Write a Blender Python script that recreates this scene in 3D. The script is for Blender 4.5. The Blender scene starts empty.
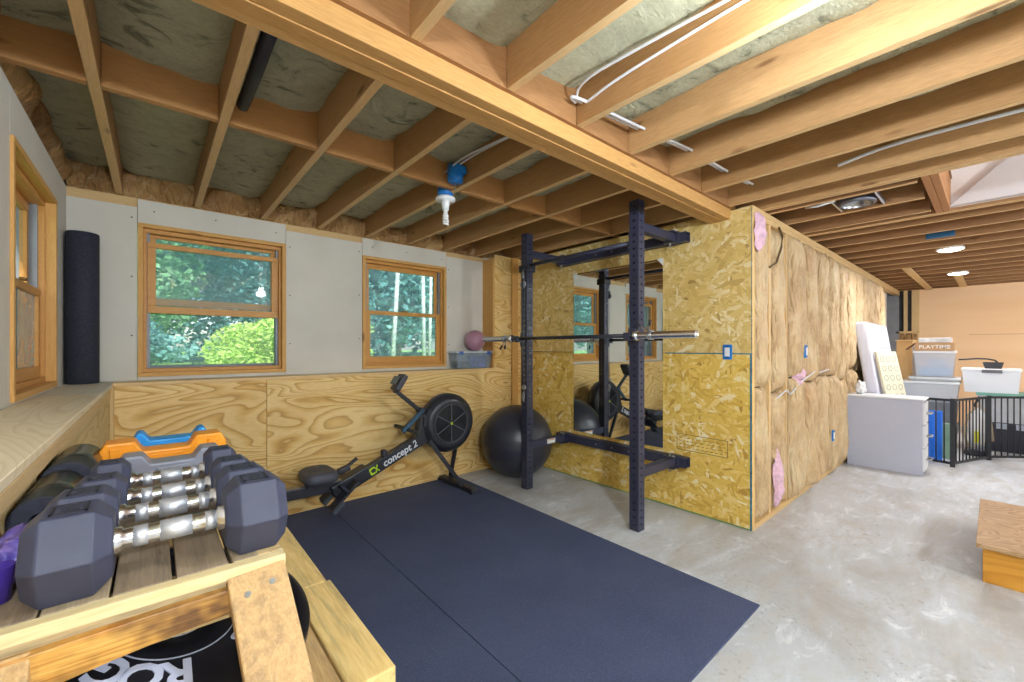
import bpy, bmesh, math, random
from mathutils import Vector, Matrix, Euler, noise
R = math.radians
C = bpy.context.scene.collection
random.seed(7)

# ------------------------------------------------------------------ mesh builder
class MB:
    def __init__(s): s.v = []; s.f = []; s.smooth = []
    def add(s, vs, fs, sm=False):
        b = len(s.v); s.v += [tuple(v) for v in vs]
        s.f += [tuple(i + b for i in f) for f in fs]; s.smooth += [sm] * len(fs)
        return s
    def box(s, a, b):
        x0, y0, z0 = a; x1, y1, z1 = b
        return s.add([(x0,y0,z0),(x1,y0,z0),(x1,y1,z0),(x0,y1,z0),(x0,y0,z1),(x1,y0,z1),(x1,y1,z1),(x0,y1,z1)],
                     [(0,3,2,1),(4,5,6,7),(0,1,5,4),(1,2,6,5),(2,3,7,6),(3,0,4,7)])
    def hexa(s, p):   # 8 points, bottom loop then top loop
        return s.add(p, [(0,3,2,1),(4,5,6,7),(0,1,5,4),(1,2,6,5),(2,3,7,6),(3,0,4,7)])
    def bar(s, p, q, w, h, up=(0,0,1)):   # rectangular bar from p to q, w across, h along up
        p = Vector(p); q = Vector(q); t = (q-p).normalized(); u = Vector(up)
        a = t.cross(u).normalized(); b = a.cross(t).normalized()
        a *= w/2; b *= h/2
        return s.hexa([p-a-b, p+a-b, q+a-b, q-a-b, p-a+b, p+a+b, q+a+b, q-a+b])
    def cyl(s, p, q, r, n=20, r2=None, caps=True, hole=0, sm=True):
        p = Vector(p); q = Vector(q); t = (q-p).normalized(); r2 = r if r2 is None else r2
        u = Vector((0,0,1)) if abs(t.z) < .9 else Vector((1,0,0))
        a = t.cross(u).normalized(); b = t.cross(a)
        ring = lambda c, rr: [c + (a*math.cos(2*math.pi*i/n) + b*math.sin(2*math.pi*i/n))*rr for i in range(n)]
        vs = ring(p, r) + ring(q, r2); side = [(i, (i+1)%n, n+(i+1)%n, n+i) for i in range(n)]
        if hole:
            vs += ring(p, hole) + ring(q, hole)
            s.add(vs, side, sm)
            b0 = len(s.v) - len(vs)
            k = [(2*n+(i+1)%n, 2*n+i, 3*n+i, 3*n+(i+1)%n) for i in range(n)]
            c1 = [((i+1)%n, i, 2*n+i, 2*n+(i+1)%n) for i in range(n)]
            c2 = [(n+i, n+(i+1)%n, 3*n+(i+1)%n, 3*n+i) for i in range(n)]
            for L, m in ((k, sm), (c1, False), (c2, False)):
                s.f += [tuple(j+b0 for j in f) for f in L]; s.smooth += [m]*n
            return s
        s.add(vs, side, sm)
        if caps:
            b0 = len(s.v) - 2*n
            s.f += [tuple(b0+i for i in range(n))[::-1], tuple(b0+n+i for i in range(n))]; s.smooth += [False, False]
        return s
    def tube(s, pts, r, n=10):
        pts = [Vector(p) for p in pts]; m = len(pts); b0 = len(s.v); ref = Vector((0,0,1))
        for i, p in enumerate(pts):
            t = (pts[min(i+1,m-1)] - pts[max(i-1,0)]).normalized()
            if abs(t.dot(ref)) > .95: ref = Vector((1,0,0)) if abs(t.x) < .9 else Vector((0,1,0))
            a = t.cross(ref).normalized(); b = t.cross(a)
            for k in range(n):
                s.v.append(tuple(p + (a*math.cos(2*math.pi*k/n)+b*math.sin(2*math.pi*k/n))*r))
        for i in range(m-1):
            for k in range(n):
                s.f.append((b0+i*n+k, b0+i*n+(k+1)%n, b0+(i+1)*n+(k+1)%n, b0+(i+1)*n+k)); s.smooth.append(True)
        s.f += [tuple(b0+k for k in range(n)), tuple(b0+(m-1)*n+k for k in range(n))[::-1]]; s.smooth += [False]*2
        return s
    def prism(s, poly, d, sm=False):   # poly: 3D points, extruded by d
        n = len(poly); d = Vector(d); vs = [Vector(p) for p in poly]; vs += [v+d for v in vs]
        s.add(vs, [(i,(i+1)%n,n+(i+1)%n,n+i) for i in range(n)], sm)
        b0 = len(s.v)-2*n
        s.f += [tuple(b0+i for i in range(n))[::-1], tuple(b0+n+i for i in range(n))]; s.smooth += [False]*2
        return s
    def lathe(s, c, axis, prof, n=40):   # prof: (distance along axis, radius)
        c = Vector(c); t = Vector(axis).normalized()
        u = Vector((0,0,1)) if abs(t.z) < .9 else Vector((1,0,0)); a = t.cross(u).normalized(); b = t.cross(a)
        b0 = len(s.v)
        for h, r in prof:
            for k in range(n):
                s.v.append(tuple(c + t*h + (a*math.cos(2*math.pi*k/n)+b*math.sin(2*math.pi*k/n))*max(r,1e-5)))
        for i in range(len(prof)-1):
            for k in range(n):
                s.f.append((b0+i*n+k, b0+i*n+(k+1)%n, b0+(i+1)*n+(k+1)%n, b0+(i+1)*n+k)); s.smooth.append(True)
        return s
    def sphere(s, c, r, nu=32, nv=18, fn=None):
        c = Vector(c); b0 = len(s.v); rx, ry, rz = (r,r,r) if isinstance(r,(int,float)) else r
        for j in range(nv+1):
            th = math.pi*j/nv
            for i in range(nu):
                ph = 2*math.pi*i/nu
                d = Vector((math.sin(th)*math.cos(ph), math.sin(th)*math.sin(ph), math.cos(th)))
                k = fn(d) if fn else 1
                s.v.append(tuple(c + Vector((d.x*rx, d.y*ry, d.z*rz))*k))
        for j in range(nv):
            for i in range(nu):
                s.f.append((b0+j*nu+i, b0+(j+1)*nu+i, b0+(j+1)*nu+(i+1)%nu, b0+j*nu+(i+1)%nu)); s.smooth.append(True)
        return s
    def grid(s, fn, nu, nv, sm=True):
        b0 = len(s.v)
        for j in range(nv+1):
            for i in range(nu+1): s.v.append(tuple(fn(i/nu, j/nv)))
        for j in range(nv):
            for i in range(nu):
                s.f.append((b0+j*(nu+1)+i, b0+j*(nu+1)+i+1, b0+(j+1)*(nu+1)+i+1, b0+(j+1)*(nu+1)+i)); s.smooth.append(sm)
        return s
    def build(s, name, mat, parent=None, bevel=0, seg=2, merge=False):
        me = bpy.data.meshes.new(name)
        off = Vector(parent.get('_b', (0,0,0))) if parent else Vector((0,0,0))
        if parent is None and s.v:   # origin at the base of the thing
            xs, ys, zs = zip(*s.v); off = Vector(((min(xs)+max(xs))/2, (min(ys)+max(ys))/2, min(zs)))
        me.from_pydata([tuple(Vector(v)-off) for v in s.v], [], s.f)
        me.polygons.foreach_set('use_smooth', s.smooth)
        if merge:
            bm = bmesh.new(); bm.from_mesh(me); bmesh.ops.remove_doubles(bm, verts=bm.verts, dist=1e-5); bm.to_mesh(me); bm.free()
        bm = bmesh.new(); bm.from_mesh(me); bmesh.ops.recalc_face_normals(bm, faces=bm.faces); bm.to_mesh(me); bm.free()
        me.update()
        if mat: me.materials.append(mat)
        o = bpy.data.objects.new(name, me); C.objects.link(o)
        if parent: o.parent = parent; o['_b'] = tuple(off)
        else: o.location = off; o['_b'] = tuple(off)
        if bevel:
            m = o.modifiers.new('bevel', 'BEVEL'); m.width = bevel; m.segments = seg; m.limit_method = 'ANGLE'; m.angle_limit = R(40)
        return o

def tag(o, label, cat, group=None):
    o['label'] = label; o['category'] = cat
    if group: o['group'] = group
    return o
def thing(name, loc, label, cat, group=None):
    o = bpy.data.objects.new(name, None); C.objects.link(o); o.location = loc; o['_b'] = tuple(loc)
    o.empty_display_size = .1
    return tag(o, label, cat, group)
def struct(o): o['kind'] = 'structure'; return o
def struct_root(name, loc=(0,0,0)):
    o = bpy.data.objects.new(name, None); C.objects.link(o); o.location = loc; o['_b'] = tuple(loc); o['kind'] = 'structure'
    return o

def text_mb(body, size, ext=.001, shear=0, mat4=None, spacing=1, bold=0, fit=None):
    cu = bpy.data.curves.new('lettering', 'FONT'); cu.body = body; cu.size = size; cu.extrude = ext; cu.shear = shear
    cu.align_x = 'CENTER'; cu.align_y = 'CENTER'; cu.space_character = spacing; cu.offset = bold; cu.resolution_u = 3
    o = bpy.data.objects.new('lettering', cu); C.objects.link(o)
    dg = bpy.context.evaluated_depsgraph_get(); dg.update()
    me = bpy.data.meshes.new_from_object(o.evaluated_get(dg))
    vs = [v.co.copy() for v in me.vertices]; fs = [tuple(p.vertices) for p in me.polygons]
    bpy.data.objects.remove(o); bpy.data.curves.remove(cu); bpy.data.meshes.remove(me)
    if mat4 is not None: vs = [mat4 @ v for v in vs]
    return vs, fs
def frame(o, xa, ya):    # matrix that maps text x,y to world axes xa, ya at o
    xa = Vector(xa).normalized(); ya = Vector(ya).normalized(); za = xa.cross(ya)
    m = Matrix((xa, ya, za)).transposed().to_4x4(); m.translation = Vector(o); return m

# ------------------------------------------------------------------ materials
def srgb(c):
    if isinstance(c, str): c = tuple(int(c[i:i+2], 16)/255 for i in (0,2,4))
    return tuple((x/12.92 if x <= .04045 else ((x+.055)/1.055)**2.4) for x in c) + (1,)
class NT:
    def __init__(s, name):
        s.m = bpy.data.materials.new(name); s.m.use_nodes = True; s.t = s.m.node_tree; s.n = s.t.nodes; s.n.clear()
        s.out = s.n.new('ShaderNodeOutputMaterial'); s.p = s.n.new('ShaderNodeBsdfPrincipled'); s.link(s.p.outputs[0], s.out.inputs[0])
    def link(s, a, b): s.t.links.new(a, b)
    def node(s, t, **k):
        n = s.n.new('ShaderNode'+t)
        for a, b in k.items(): setattr(n, a, b)
        return n
    def set(s, n, i, v):
        if hasattr(v, 'links'): s.link(v, n.inputs[i])
        else: n.inputs[i].default_value = v
    def coord(s): return s.node('TexCoord').outputs['Object']
    def geo(s): return s.node('NewGeometry').outputs['Position']
    def map(s, v, scale=(1,1,1), rot=(0,0,0), loc=(0,0,0)):
        n = s.node('Mapping'); s.link(v, n.inputs[0]); n.inputs['Scale'].default_value = scale; n.inputs['Rotation'].default_value = rot; n.inputs['Location'].default_value = loc
        return n.outputs[0]
    def noise(s, v, scale, detail=3, rough=.5, dist=0, color=False):
        n = s.node('TexNoise'); s.link(v, n.inputs['Vector']); n.inputs['Scale'].default_value = scale; n.inputs['Detail'].default_value = detail
        n.inputs['Roughness'].default_value = rough; n.inputs['Distortion'].default_value = dist
        return n.outputs['Color' if color else 'Fac']
    def math(s, op, a, b=0, c=None):
        n = s.node('Math', operation=op); s.set(n, 0, a); s.set(n, 1, b)
        if c is not None: s.set(n, 2, c)
        return n.outputs[0]
    def ramp(s, f, st):
        n = s.node('ValToRGB'); s.link(f, n.inputs[0]); e = n.color_ramp.elements
        while len(e) < len(st): e.new(.5)
        for i, (p, c) in enumerate(st): e[i].position = p; e[i].color = c if len(c) == 4 and not isinstance(c, str) else srgb(c)
        return n.outputs[0]
    def mix(s, f, a, b, t='MIX'):
        n = s.node('Mix', data_type='RGBA', blend_type=t); s.set(n, 0, f); s.set(n, 6, a); s.set(n, 7, b); return n.outputs[2]
    def bump(s, h, strength=.3, dist=.01):
        n = s.node('Bump'); s.link(h, n.inputs['Height']); n.inputs['Strength'].default_value = strength; n.inputs['Distance'].default_value = dist
        s.link(n.outputs[0], s.p.inputs['Normal'])
    def fin(s, col=None, rough=None, metal=None, spec=None, alpha=None):
        if col is not None: s.set(s.p, 'Base Color', col)
        if rough is not None: s.set(s.p, 'Roughness', rough)
        if metal is not None: s.p.inputs['Metallic'].default_value = metal
        if spec is not None: s.p.inputs['Specular IOR Level'].default_value = spec
        return s.m
_cache = {}
def cached(fn):
    def w(*a, **k):
        key = (fn.__name__, a, tuple(sorted(k.items())))
        if key not in _cache: _cache[key] = fn(*a, **k)
        return _cache[key]
    return w
@cached
def plain(name, col, rough=.5, metal=0, spec=.5, var=.06, vs=6):
    t = NT(name); c = srgb(col)
    n = t.noise(t.coord(), vs, 4)
    lo = tuple(x*(1-var*2) for x in c[:3])+(1,); hi = tuple(min(1,x*(1+var*2)) for x in c[:3])+(1,)
    return t.fin(t.ramp(n, [(.3, lo), (.7, hi)]), rough, metal, spec)
@cached
def pine(axis='x', light='e2ba80', dark='c08c4e', knots=True, scale=1.0, rough=.6, dirt=0):
    # sawn softwood with the grain along the axis
    t = NT('sawn pine'); co = t.geo()
    st = {'x': (.7,9,9), 'y': (9,.7,9), 'z': (9,9,.7)}[axis]
    v = t.map(co, tuple(a*scale for a in st))
    n = t.noise(v, 3, 3, .55, .4)
    bands = t.math('FRACT', t.math('MULTIPLY', n, 9))
    b2 = t.math('ABSOLUTE', t.math('SUBTRACT', bands, .5))
    col = t.mix(t.math('MULTIPLY', b2, 1.1), srgb(light), srgb(dark))
    fine = t.noise(t.map(co, tuple(a*8 for a in st)), 4, 2)
    col = t.mix(.35, col, t.ramp(fine, [(.3, dark), (.7, light)]))
    big = t.noise(co, 1.3, 2)
    col = t.mix(t.math('MULTIPLY', big, .5), col, t.mix(.5, srgb(dark), srgb(light)))
    if knots:
        ks = {'x': (2.2,8,8), 'y': (8,2.2,8), 'z': (8,8,2.2)}[axis]
        vo = t.node('TexVoronoi'); t.link(t.map(co, ks), vo.inputs['Vector']); vo.inputs['Scale'].default_value = 1
        k = t.ramp(vo.outputs['Distance'], [(.06, (1,1,1,1)), (.13, (0,0,0,1))])
        col = t.mix(t.math('MULTIPLY', k, .65), col, srgb('5e3318'))
    if dirt:
        d = t.ramp(t.noise(t.map(co, tuple(a*2 for a in st)), 2.2, 5, .7), [(.48, (0,0,0,1)), (.62, (1,1,1,1))])
        col = t.mix(t.math('MULTIPLY', d, dirt), col, srgb('3f3434'))
    t.bump(fine, .15, .003)
    return t.fin(col, rough, spec=.3)
@cached
def plywood(axis='x', light='f2d392', mid='dfae5c', dark='b47a30', scale=1.0, seed=0):
    t = NT('rotary cut plywood'); co = t.geo()
    st = {'x': (.42,2.0,1.75), 'y': (2.0,.42,1.75), 'z': (1.75,2.0,.42), 'xy': (.9,.9,1.2)}[axis]
    v = t.map(co, tuple(a*scale for a in st), loc=(seed*3.1, seed*1.7, seed*.9))
    n = t.noise(v, 1.5, 2.2, .45, .55)
    r = t.math('MULTIPLY', n, 30)
    w = t.math('FRACT', r)
    band = t.ramp(w, [(0, light), (.40, light), (.72, mid), (.93, dark), (1, light)])
    soft = t.ramp(t.math('FRACT', t.math('MULTIPLY', n, 5)), [(0, light), (.5, mid), (1, light)])
    col = t.mix(.30, band, soft)
    big = t.ramp(t.noise(co, 1.1, 3), [(.35, (.86,.86,.86,1)), (.65, (1,1,1,1))])
    col = t.mix(.6, col, big, 'MULTIPLY')
    fine = t.noise(t.map(co, tuple(a*14 for a in st)), 3, 2)
    col = t.mix(.12, col, t.ramp(fine, [(.35, dark), (.65, light)]))
    return t.fin(col, .55, spec=.35)
@cached
def osb(light, tint, seed=0):
    # flakes of wood pressed at random angles, on the plane x = constant
    t = NT('oriented strand board'); co = t.geo()
    sep = t.node('SeparateXYZ'); t.link(co, sep.inputs[0])
    cmb = t.node('CombineXYZ'); t.link(sep.outputs[1], cmb.inputs[0]); t.link(sep.outputs[2], cmb.inputs[1]); cmb.inputs[2].default_value = seed
    wob = t.noise(cmb.outputs[0], 9, 2, color=True)
    sub = t.node('VectorMath', operation='SCALE'); t.link(wob, sub.inputs[0]); sub.inputs['Scale'].default_value = .045
    ad = t.node('VectorMath', operation='ADD'); t.link(cmb.outputs[0], ad.inputs[0]); t.link(sub.outputs[0], ad.inputs[1])
    best = None; bc = None; bh = None
    for k, (ang, sx, sy) in enumerate(((8,11,36),(52,12,40),(-40,14,44),(95,12,48),(-12,18,60),(28,9,30))):
        m = t.map(ad.outputs[0], (1,1,1), (0,0,R(ang)))
        m = t.map(m, (sx, sy, 1), loc=(k*3.3, k*7.7, 0))
        vo = t.node('TexVoronoi', voronoi_dimensions='2D'); t.link(m, vo.inputs['Vector']); vo.inputs['Scale'].default_value = 1
        s2 = t.node('SeparateColor'); t.link(vo.outputs['Color'], s2.inputs[0])
        pr = s2.outputs[0]; val = s2.outputs[1]
        if best is None: best, bc = pr, val
        else:
            g = t.math('GREATER_THAN', pr, best)
            nb = t.math('MAXIMUM', pr, best)
            mx = t.node('Mix', data_type='FLOAT'); t.link(g, mx.inputs[0]); t.link(bc, mx.inputs[2]); t.link(val, mx.inputs[3])
            best, bc = nb, mx.outputs[0]
    cols = {'low': [(0,'b88a40'),(.035,'d6aa4c'),(.3,'e6c05c'),(.65,'eecb6a'),(.88,'f4da90'),(1,'fbeecb')],
            'high': [(0,'a8824a'),(.035,'ccaa64'),(.3,'dcbc70'),(.65,'e4c67c'),(.88,'ead398'),(1,'f3e5be')]}[tint]
    col = t.ramp(bc, cols)
    gr = t.noise(t.map(ad.outputs[0], (60,60,1)), 2, 3)
    col = t.mix(.25, col, t.ramp(gr, [(.35, (.72,.6,.42,1)), (.65, (1,1,1,1))]), 'MULTIPLY')
    blo = t.noise(cmb.outputs[0], 2.2, 3)
    col = t.mix(.5, col, t.ramp(blo, [(.35, (.84,.8,.72,1)), (.65, (1,1,1,1))]), 'MULTIPLY')
    t.bump(bc, .12, .002)
    return t.fin(col, .5, spec=.35)
def mk_concrete():
    t = NT('troweled concrete'); co = t.geo()
    a = t.noise(co, .9, 6, .62, .6); b = t.noise(t.map(co, (1,2.4,1), (0,0,R(35))), 3.2, 7, .72, .8); c = t.noise(co, 22, 4, .7)
    col = t.ramp(a, [(.32,'acadae'), (.5,'c2c5c9'), (.68,'d2d5da')])
    col = t.mix(t.ramp(b, [(.38,(.85,.85,.85,1)), (.52,(0,0,0,1))]), col, srgb('bdbab6'))
    col = t.mix(t.math('MULTIPLY', t.ramp(b, [(.56,(0,0,0,1)), (.66,(1,1,1,1))]), .6), col, srgb('ececee'))
    sp = t.ramp(t.noise(co, 34, 5, .8, .5), [(.36,(1,1,1,1)), (.45,(0,0,0,1))])
    msk = t.ramp(t.noise(co, 2.3, 4, .6), [(.42,(0,0,0,1)), (.62,(1,1,1,1))])
    col = t.mix(t.math('MULTIPLY', t.math('MULTIPLY', sp, msk), .55), col, srgb('6d6a68'))
    st = t.ramp(t.noise(t.map(co, (.7,2,1), (0,0,R(-20)), (3,1,0)), 1.1, 5, .65, .7), [(.5,(0,0,0,1)), (.68,(1,1,1,1))])
    far = t.ramp(t.math('MULTIPLY', t.node('SeparateXYZ').outputs[0], 1), [(0,(0,0,0,1)),(1,(1,1,1,1))]) if False else None
    col = t.mix(t.math('MULTIPLY', st, .62), col, srgb('a0978c'))
    t.bump(c, .08, .004)
    return t.fin(col, t.ramp(a, [(.3,(.42,)*3+(1,)), (.7,(.62,)*3+(1,))]), spec=.4)
def mk_rubber():
    t = NT('speckled rubber mat'); co = t.geo()
    n = t.noise(co, 160, 2, .6); b = t.noise(co, 3, 4)
    col = t.ramp(n, [(.35,'3c4460'), (.62,'4b5576'), (.75,'646e90')])
    col = t.mix(.35, col, t.ramp(b, [(.3,'3c4258'), (.7,'50576f')]))
    t.bump(n, .25, .002)
    return t.fin(col, .78, spec=.35)
def mk_wool():
    t = NT('mineral wool'); co = t.geo()
    a = t.noise(t.map(co, (1,1.7,1), (0,0,R(25))), 5, 6, .65, 1.2); b = t.noise(t.map(co, (1,2.2,1), (0,0,R(-30))), 38, 5, .75, .6)
    c = t.noise(co, 2.1, 3)
    col = t.ramp(b, [(.3,'a09c7c'), (.5,'d0cbaa'), (.72,'ebe6c8')])
    col = t.mix(.55, col, t.ramp(a, [(.3,'9c997a'), (.5,'ccc8a8'), (.7,'e2debf')]))
    col = t.mix(t.math('MULTIPLY', t.ramp(a, [(.33,(1,1,1,1)), (.42,(0,0,0,1))]), .75), col, srgb('55544a'))
    col = t.mix(t.math('MULTIPLY', c, .35), col, srgb('b4ba9e'))
    t.bump(t.math('ADD', b, a), .8, .03)
    return t.fin(col, .95, spec=.1)
@cached
def kraft(pale=False):
    t = NT('kraft paper facing'); co = t.geo()
    cr = t.node('TexVoronoi', feature='DISTANCE_TO_EDGE'); t.link(t.map(t.noise(co, 3, 2, color=True), (1,1,1)), cr.inputs['Vector'])
    v = t.map(co, (1.5,1.5,.42)); w = t.noise(v, 4, 3, .55, 2.0)
    cr = t.node('TexVoronoi', feature='DISTANCE_TO_EDGE')
    mixv = t.node('VectorMath', operation='ADD'); t.link(v, mixv.inputs[0]); sc = t.node('VectorMath', operation='SCALE'); t.link(t.noise(v, 6, 2, color=True), sc.inputs[0]); sc.inputs['Scale'].default_value = .3
    t.link(sc.outputs[0], mixv.inputs[1]); t.link(mixv.outputs[0], cr.inputs['Vector']); cr.inputs['Scale'].default_value = 11
    col = t.ramp(t.noise(co, 3.3, 5, .6, .5), [(.3, 'b09068' if not pale else '8a6238'), (.5,'c8aa80' if not pale else 'a87e4c'), (.7,'d6bf98' if not pale else 'c09a66')])
    fold = t.ramp(cr.outputs[0], [(0,(1,1,1,1)), (.05,(0,0,0,1))])
    col = t.mix(t.math('MULTIPLY', fold, .22), col, srgb('e6d6ae'))
    rs = t.ramp(t.noise(co, 2.4, 4, .6, .3), [(.6,(0,0,0,1)), (.72,(1,1,1,1))])
    col = t.mix(t.math('MULTIPLY', rs, .35), col, srgb('c08a66'))
    h = t.math('ADD', t.math('MULTIPLY', cr.outputs[0], 1.2), w)
    t.bump(h, .85, .03)
    return t.fin(col, .6, spec=.35)
@cached
def drywall():
    t = NT('unpainted drywall'); co = t.geo()
    a = t.noise(co, 1.6, 4, .6); s = t.ramp(t.noise(co, 7, 5, .7, .4), [(.66,(0,0,0,1)), (.74,(1,1,1,1))])
    col = t.ramp(a, [(.3,'cfc9bc'), (.7,'dad4c8')])
    col = t.mix(t.math('MULTIPLY', s, .12), col, srgb('8e8a82'))
    return t.fin(col, .85, spec=.2)
def mk_pane(name, haze=.05, tint=(.93,.97,.97,1)):
    t = NT(name); tr = t.node('BsdfTransparent'); tr.inputs[0].default_value = tint
    gl = t.node('BsdfGlossy'); gl.inputs['Roughness'].default_value = .02
    df = t.node('BsdfDiffuse'); df.inputs[0].default_value = srgb('a9d2dc')  # bluish diffuse layer paints a pale haze over the view
    fr = t.node('Fresnel'); fr.inputs[0].default_value = 1.45
    m1 = t.node('MixShader'); t.link(fr.outputs[0], m1.inputs[0]); t.link(tr.outputs[0], m1.inputs[1]); t.link(gl.outputs[0], m1.inputs[2])
    n = t.noise(t.geo(), 6, 6, .75)
    m2 = t.node('MixShader'); t.link(t.math('MULTIPLY', t.ramp(n, [(.3,(.4,)*3+(1,)), (.7,(1,)*3+(1,))]), haze), m2.inputs[0]); t.link(m1.outputs[0], m2.inputs[1]); t.link(df.outputs[0], m2.inputs[2])
    t.link(m2.outputs[0], t.out.inputs[0]); return t.m
@cached
def clear_plastic(col='dfe6ea', a=.45):
    t = NT('translucent plastic'); t.fin(srgb(col), .25, spec=.5)
    tr = t.node('BsdfTransparent'); mx = t.node('MixShader'); mx.inputs[0].default_value = a
    t.link(t.p.outputs[0], mx.inputs[1]); t.link(tr.outputs[0], mx.inputs[2]); t.link(mx.outputs[0], t.out.inputs[0]); return t.m
def mk_emit(name, col, st):
    t = NT(name); e = t.node('Emission'); e.inputs[0].default_value = col; e.inputs[1].default_value = st; t.link(e.outputs[0], t.out.inputs[0]); return t.m
def mk_leaf(name, a, b, c):
    t = NT(name); n = t.noise(t.geo(), 1.2, 3); n2 = t.noise(t.geo(), 9, 2)
    col = t.mix(.5, t.ramp(n, [(.3,a),(.5,b),(.7,c)]), t.ramp(n2, [(.3,a),(.7,c)]))
    t.fin(col, .6, spec=.2)
    tl = t.node('BsdfTranslucent'); t.link(col, tl.inputs[0]); mx = t.node('MixShader'); mx.inputs[0].default_value = .35
    t.link(t.p.outputs[0], mx.inputs[1]); t.link(tl.outputs[0], mx.inputs[2]); t.link(mx.outputs[0], t.out.inputs[0]); return t.m
def mk_checker_crinkle(name, a, b):
    t = NT(name); n = t.noise(t.coord(), 30, 4, .6, 1.5)
    t.bump(n, .6, .01); return t.fin(t.ramp(n, [(.35,a),(.65,b)]), .3)

CONC = mk_concrete(); RUB = mk_rubber(); WOOL = mk_wool()
BLACK = plain('black powder coat', '26262e', .45, var=.04)
RACK = plain('dark blue grey powder coat', '34364a', .42, var=.04)
MATTE = plain('matte black foam', '2b2d3a', .8, var=.15, vs=90)
GLOSSB = plain('glossy black vinyl', '17181c', .22)
BALLM = plain('satin black vinyl', '2f313c', .36, var=.05)
HEXR = plain('grey black rubber', '3d4054', .5, var=.05, vs=30)
CHROME = plain('polished chrome', 'e2e4ea', .22, 1, var=.01)
KNURL = None
def mk_knurl():
    t = NT('knurled chrome'); n = t.noise(t.coord(), 1100, 2, .6); t.bump(n, .35, .001)
    return t.fin(t.ramp(n, [(.35,'b9bdc6'),(.65,'f0f2f8')]), .42, .75)
KNURL = mk_knurl()
STEEL = plain('zinc steel', 'b4b6ba', .3, .9, var=.04)
BLUE = plain('bright blue plastic', '1173c4', .4)
WHITE = plain('white plastic', 'e6e6e4', .4, var=.02)
WIRE = plain('white cable jacket', 'd8d8da', .45, var=.02)
FIR = pine('z', 'e0b474', 'c48a48')
SASH = {a: pine(a, 'd79f56', 'b87a34', knots=False, rough=.4) for a in 'xyz'}
TRIM = {a: pine(a, 'dfae68', 'c28a44') for a in 'xyz'}
JOIST = pine('y', 'd0a368', 'a97c48')
JOISTX = pine('x', 'cfa066', 'a67746')
BEAMM = pine('x', 'cfa062', 'a0713a')
STUD = pine('z', 'e0c090', 'c8a064')
PLATE = pine('x', 'dcbc88', 'c49c60')
DRY = drywall()
PANE = mk_pane('window glass', .22)
HAZY = mk_pane('hazy window glass', .50, (.82,.95,1,1))

# ------------------------------------------------------------------ key dimensions (metres, camera stands at x=0, y=0)
HC = 2.345                      # underside of joists
XW, YI = 3.245, 1.135           # strand board wall, insulated wall
YB, YU = 3.616, 3.808           # lower plywood wall, upper drywall
XL, XU = -.208, -.42            # lower and upper left wall
ZL = 1.094                      # ledge
XF = 10.3                       # far wall
REAR = -3.4

# ------------------------------------------------------------------ floor
fl = MB().box((XU-.3, REAR-.2, -.15), (XF+.6, YU+.3, 0)).build('floor', CONC); struct(fl)

# ------------------------------------------------------------------ ceiling with joists, beam, blocking, insulation
ceil = struct_root('ceiling', (0,0,HC))
def part(mb, name, mat, parent, **k): return mb.build(name, mat, parent, **k)
JX = [-.178 + .4187*k for k in range(26)]
rnd = random.Random(3)
BY0, BY1 = 1.284, 1.439
sub = MB().box((XU-.3, REAR-.2, HC+.235), (3.47, YU+.35, HC+.26)).box((3.47, .21, HC+.235), (4.60, YU+.35, HC+.26)).box((4.60, REAR-.2, HC+.235), (XF+.6, YU+.35, HC+.26))
part(sub, 'subfloor', plain('weathered subfloor board', '8d6a49', .8, var=.15, vs=4), ceil)
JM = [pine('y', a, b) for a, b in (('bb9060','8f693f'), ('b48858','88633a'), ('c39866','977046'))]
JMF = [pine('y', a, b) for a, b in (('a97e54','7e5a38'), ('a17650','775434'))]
EDGE = pine('y', 'dfbc8a', 'bf9660')  # paler undersides than sides: bounced light put into the joist colour
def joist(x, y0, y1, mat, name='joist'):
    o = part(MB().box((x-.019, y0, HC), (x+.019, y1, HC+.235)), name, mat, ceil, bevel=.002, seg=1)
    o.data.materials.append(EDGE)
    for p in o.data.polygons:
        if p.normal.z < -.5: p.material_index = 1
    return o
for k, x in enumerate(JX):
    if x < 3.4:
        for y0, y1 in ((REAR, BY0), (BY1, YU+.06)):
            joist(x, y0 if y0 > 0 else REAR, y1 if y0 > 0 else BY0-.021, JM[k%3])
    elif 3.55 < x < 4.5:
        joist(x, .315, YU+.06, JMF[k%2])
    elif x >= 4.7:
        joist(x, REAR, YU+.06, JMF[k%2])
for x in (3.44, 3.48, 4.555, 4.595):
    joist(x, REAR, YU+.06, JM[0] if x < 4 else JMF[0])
for y in (.235, .275):
    part(MB().box((3.50, y-.019, HC+.002), (4.536, y+.019, HC+.235)), 'header', pine('x', 'bd8654', '93623a'), ceil, bevel=.002, seg=1)
part(MB().box((-.60, BY0-.020, HC+.001), (XW+.04, BY0-.001, HC+.235)), 'beam_cleat', pine('x', 'a87a4e', '7f5834'), ceil)
part(MB().box((-.62, BY0, 2.272), (XW+.05, BY0+.052, HC+.235)), 'beam_ply', BEAMM, ceil, bevel=.003)
part(MB().box((-.62, BY0+.053, 2.268), (XW+.05, BY0+.104, HC+.235)), 'beam_ply', pine('x', 'c6965a', '986a36'), ceil, bevel=.003)
part(MB().box((-.62, BY0+.105, 2.270), (XW+.05, BY1, HC+.235)), 'beam_ply', pine('x', 'd2a468', 'a4763f'), ceil, bevel=.003)
for k in range(-1, 9):
    x0 = (JX[k]+.02) if k >= 0 else XU-.1; x1 = JX[k+1]-.02
    part(MB().box((x0, 2.285, HC+.001), (x1, 2.323, HC+.232)), 'blocking', pine('x', ('c4935c','bb8952')[k%2], '9c6e42'), ceil, bevel=.002, seg=1)
for k in range(9, 12):                              # short blocking past the opening
    pass
part(MB().box((3.30, 2.285, HC+.001), (3.56, 2.323, HC+.232)), 'blocking', JOISTX, ceil)
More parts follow.
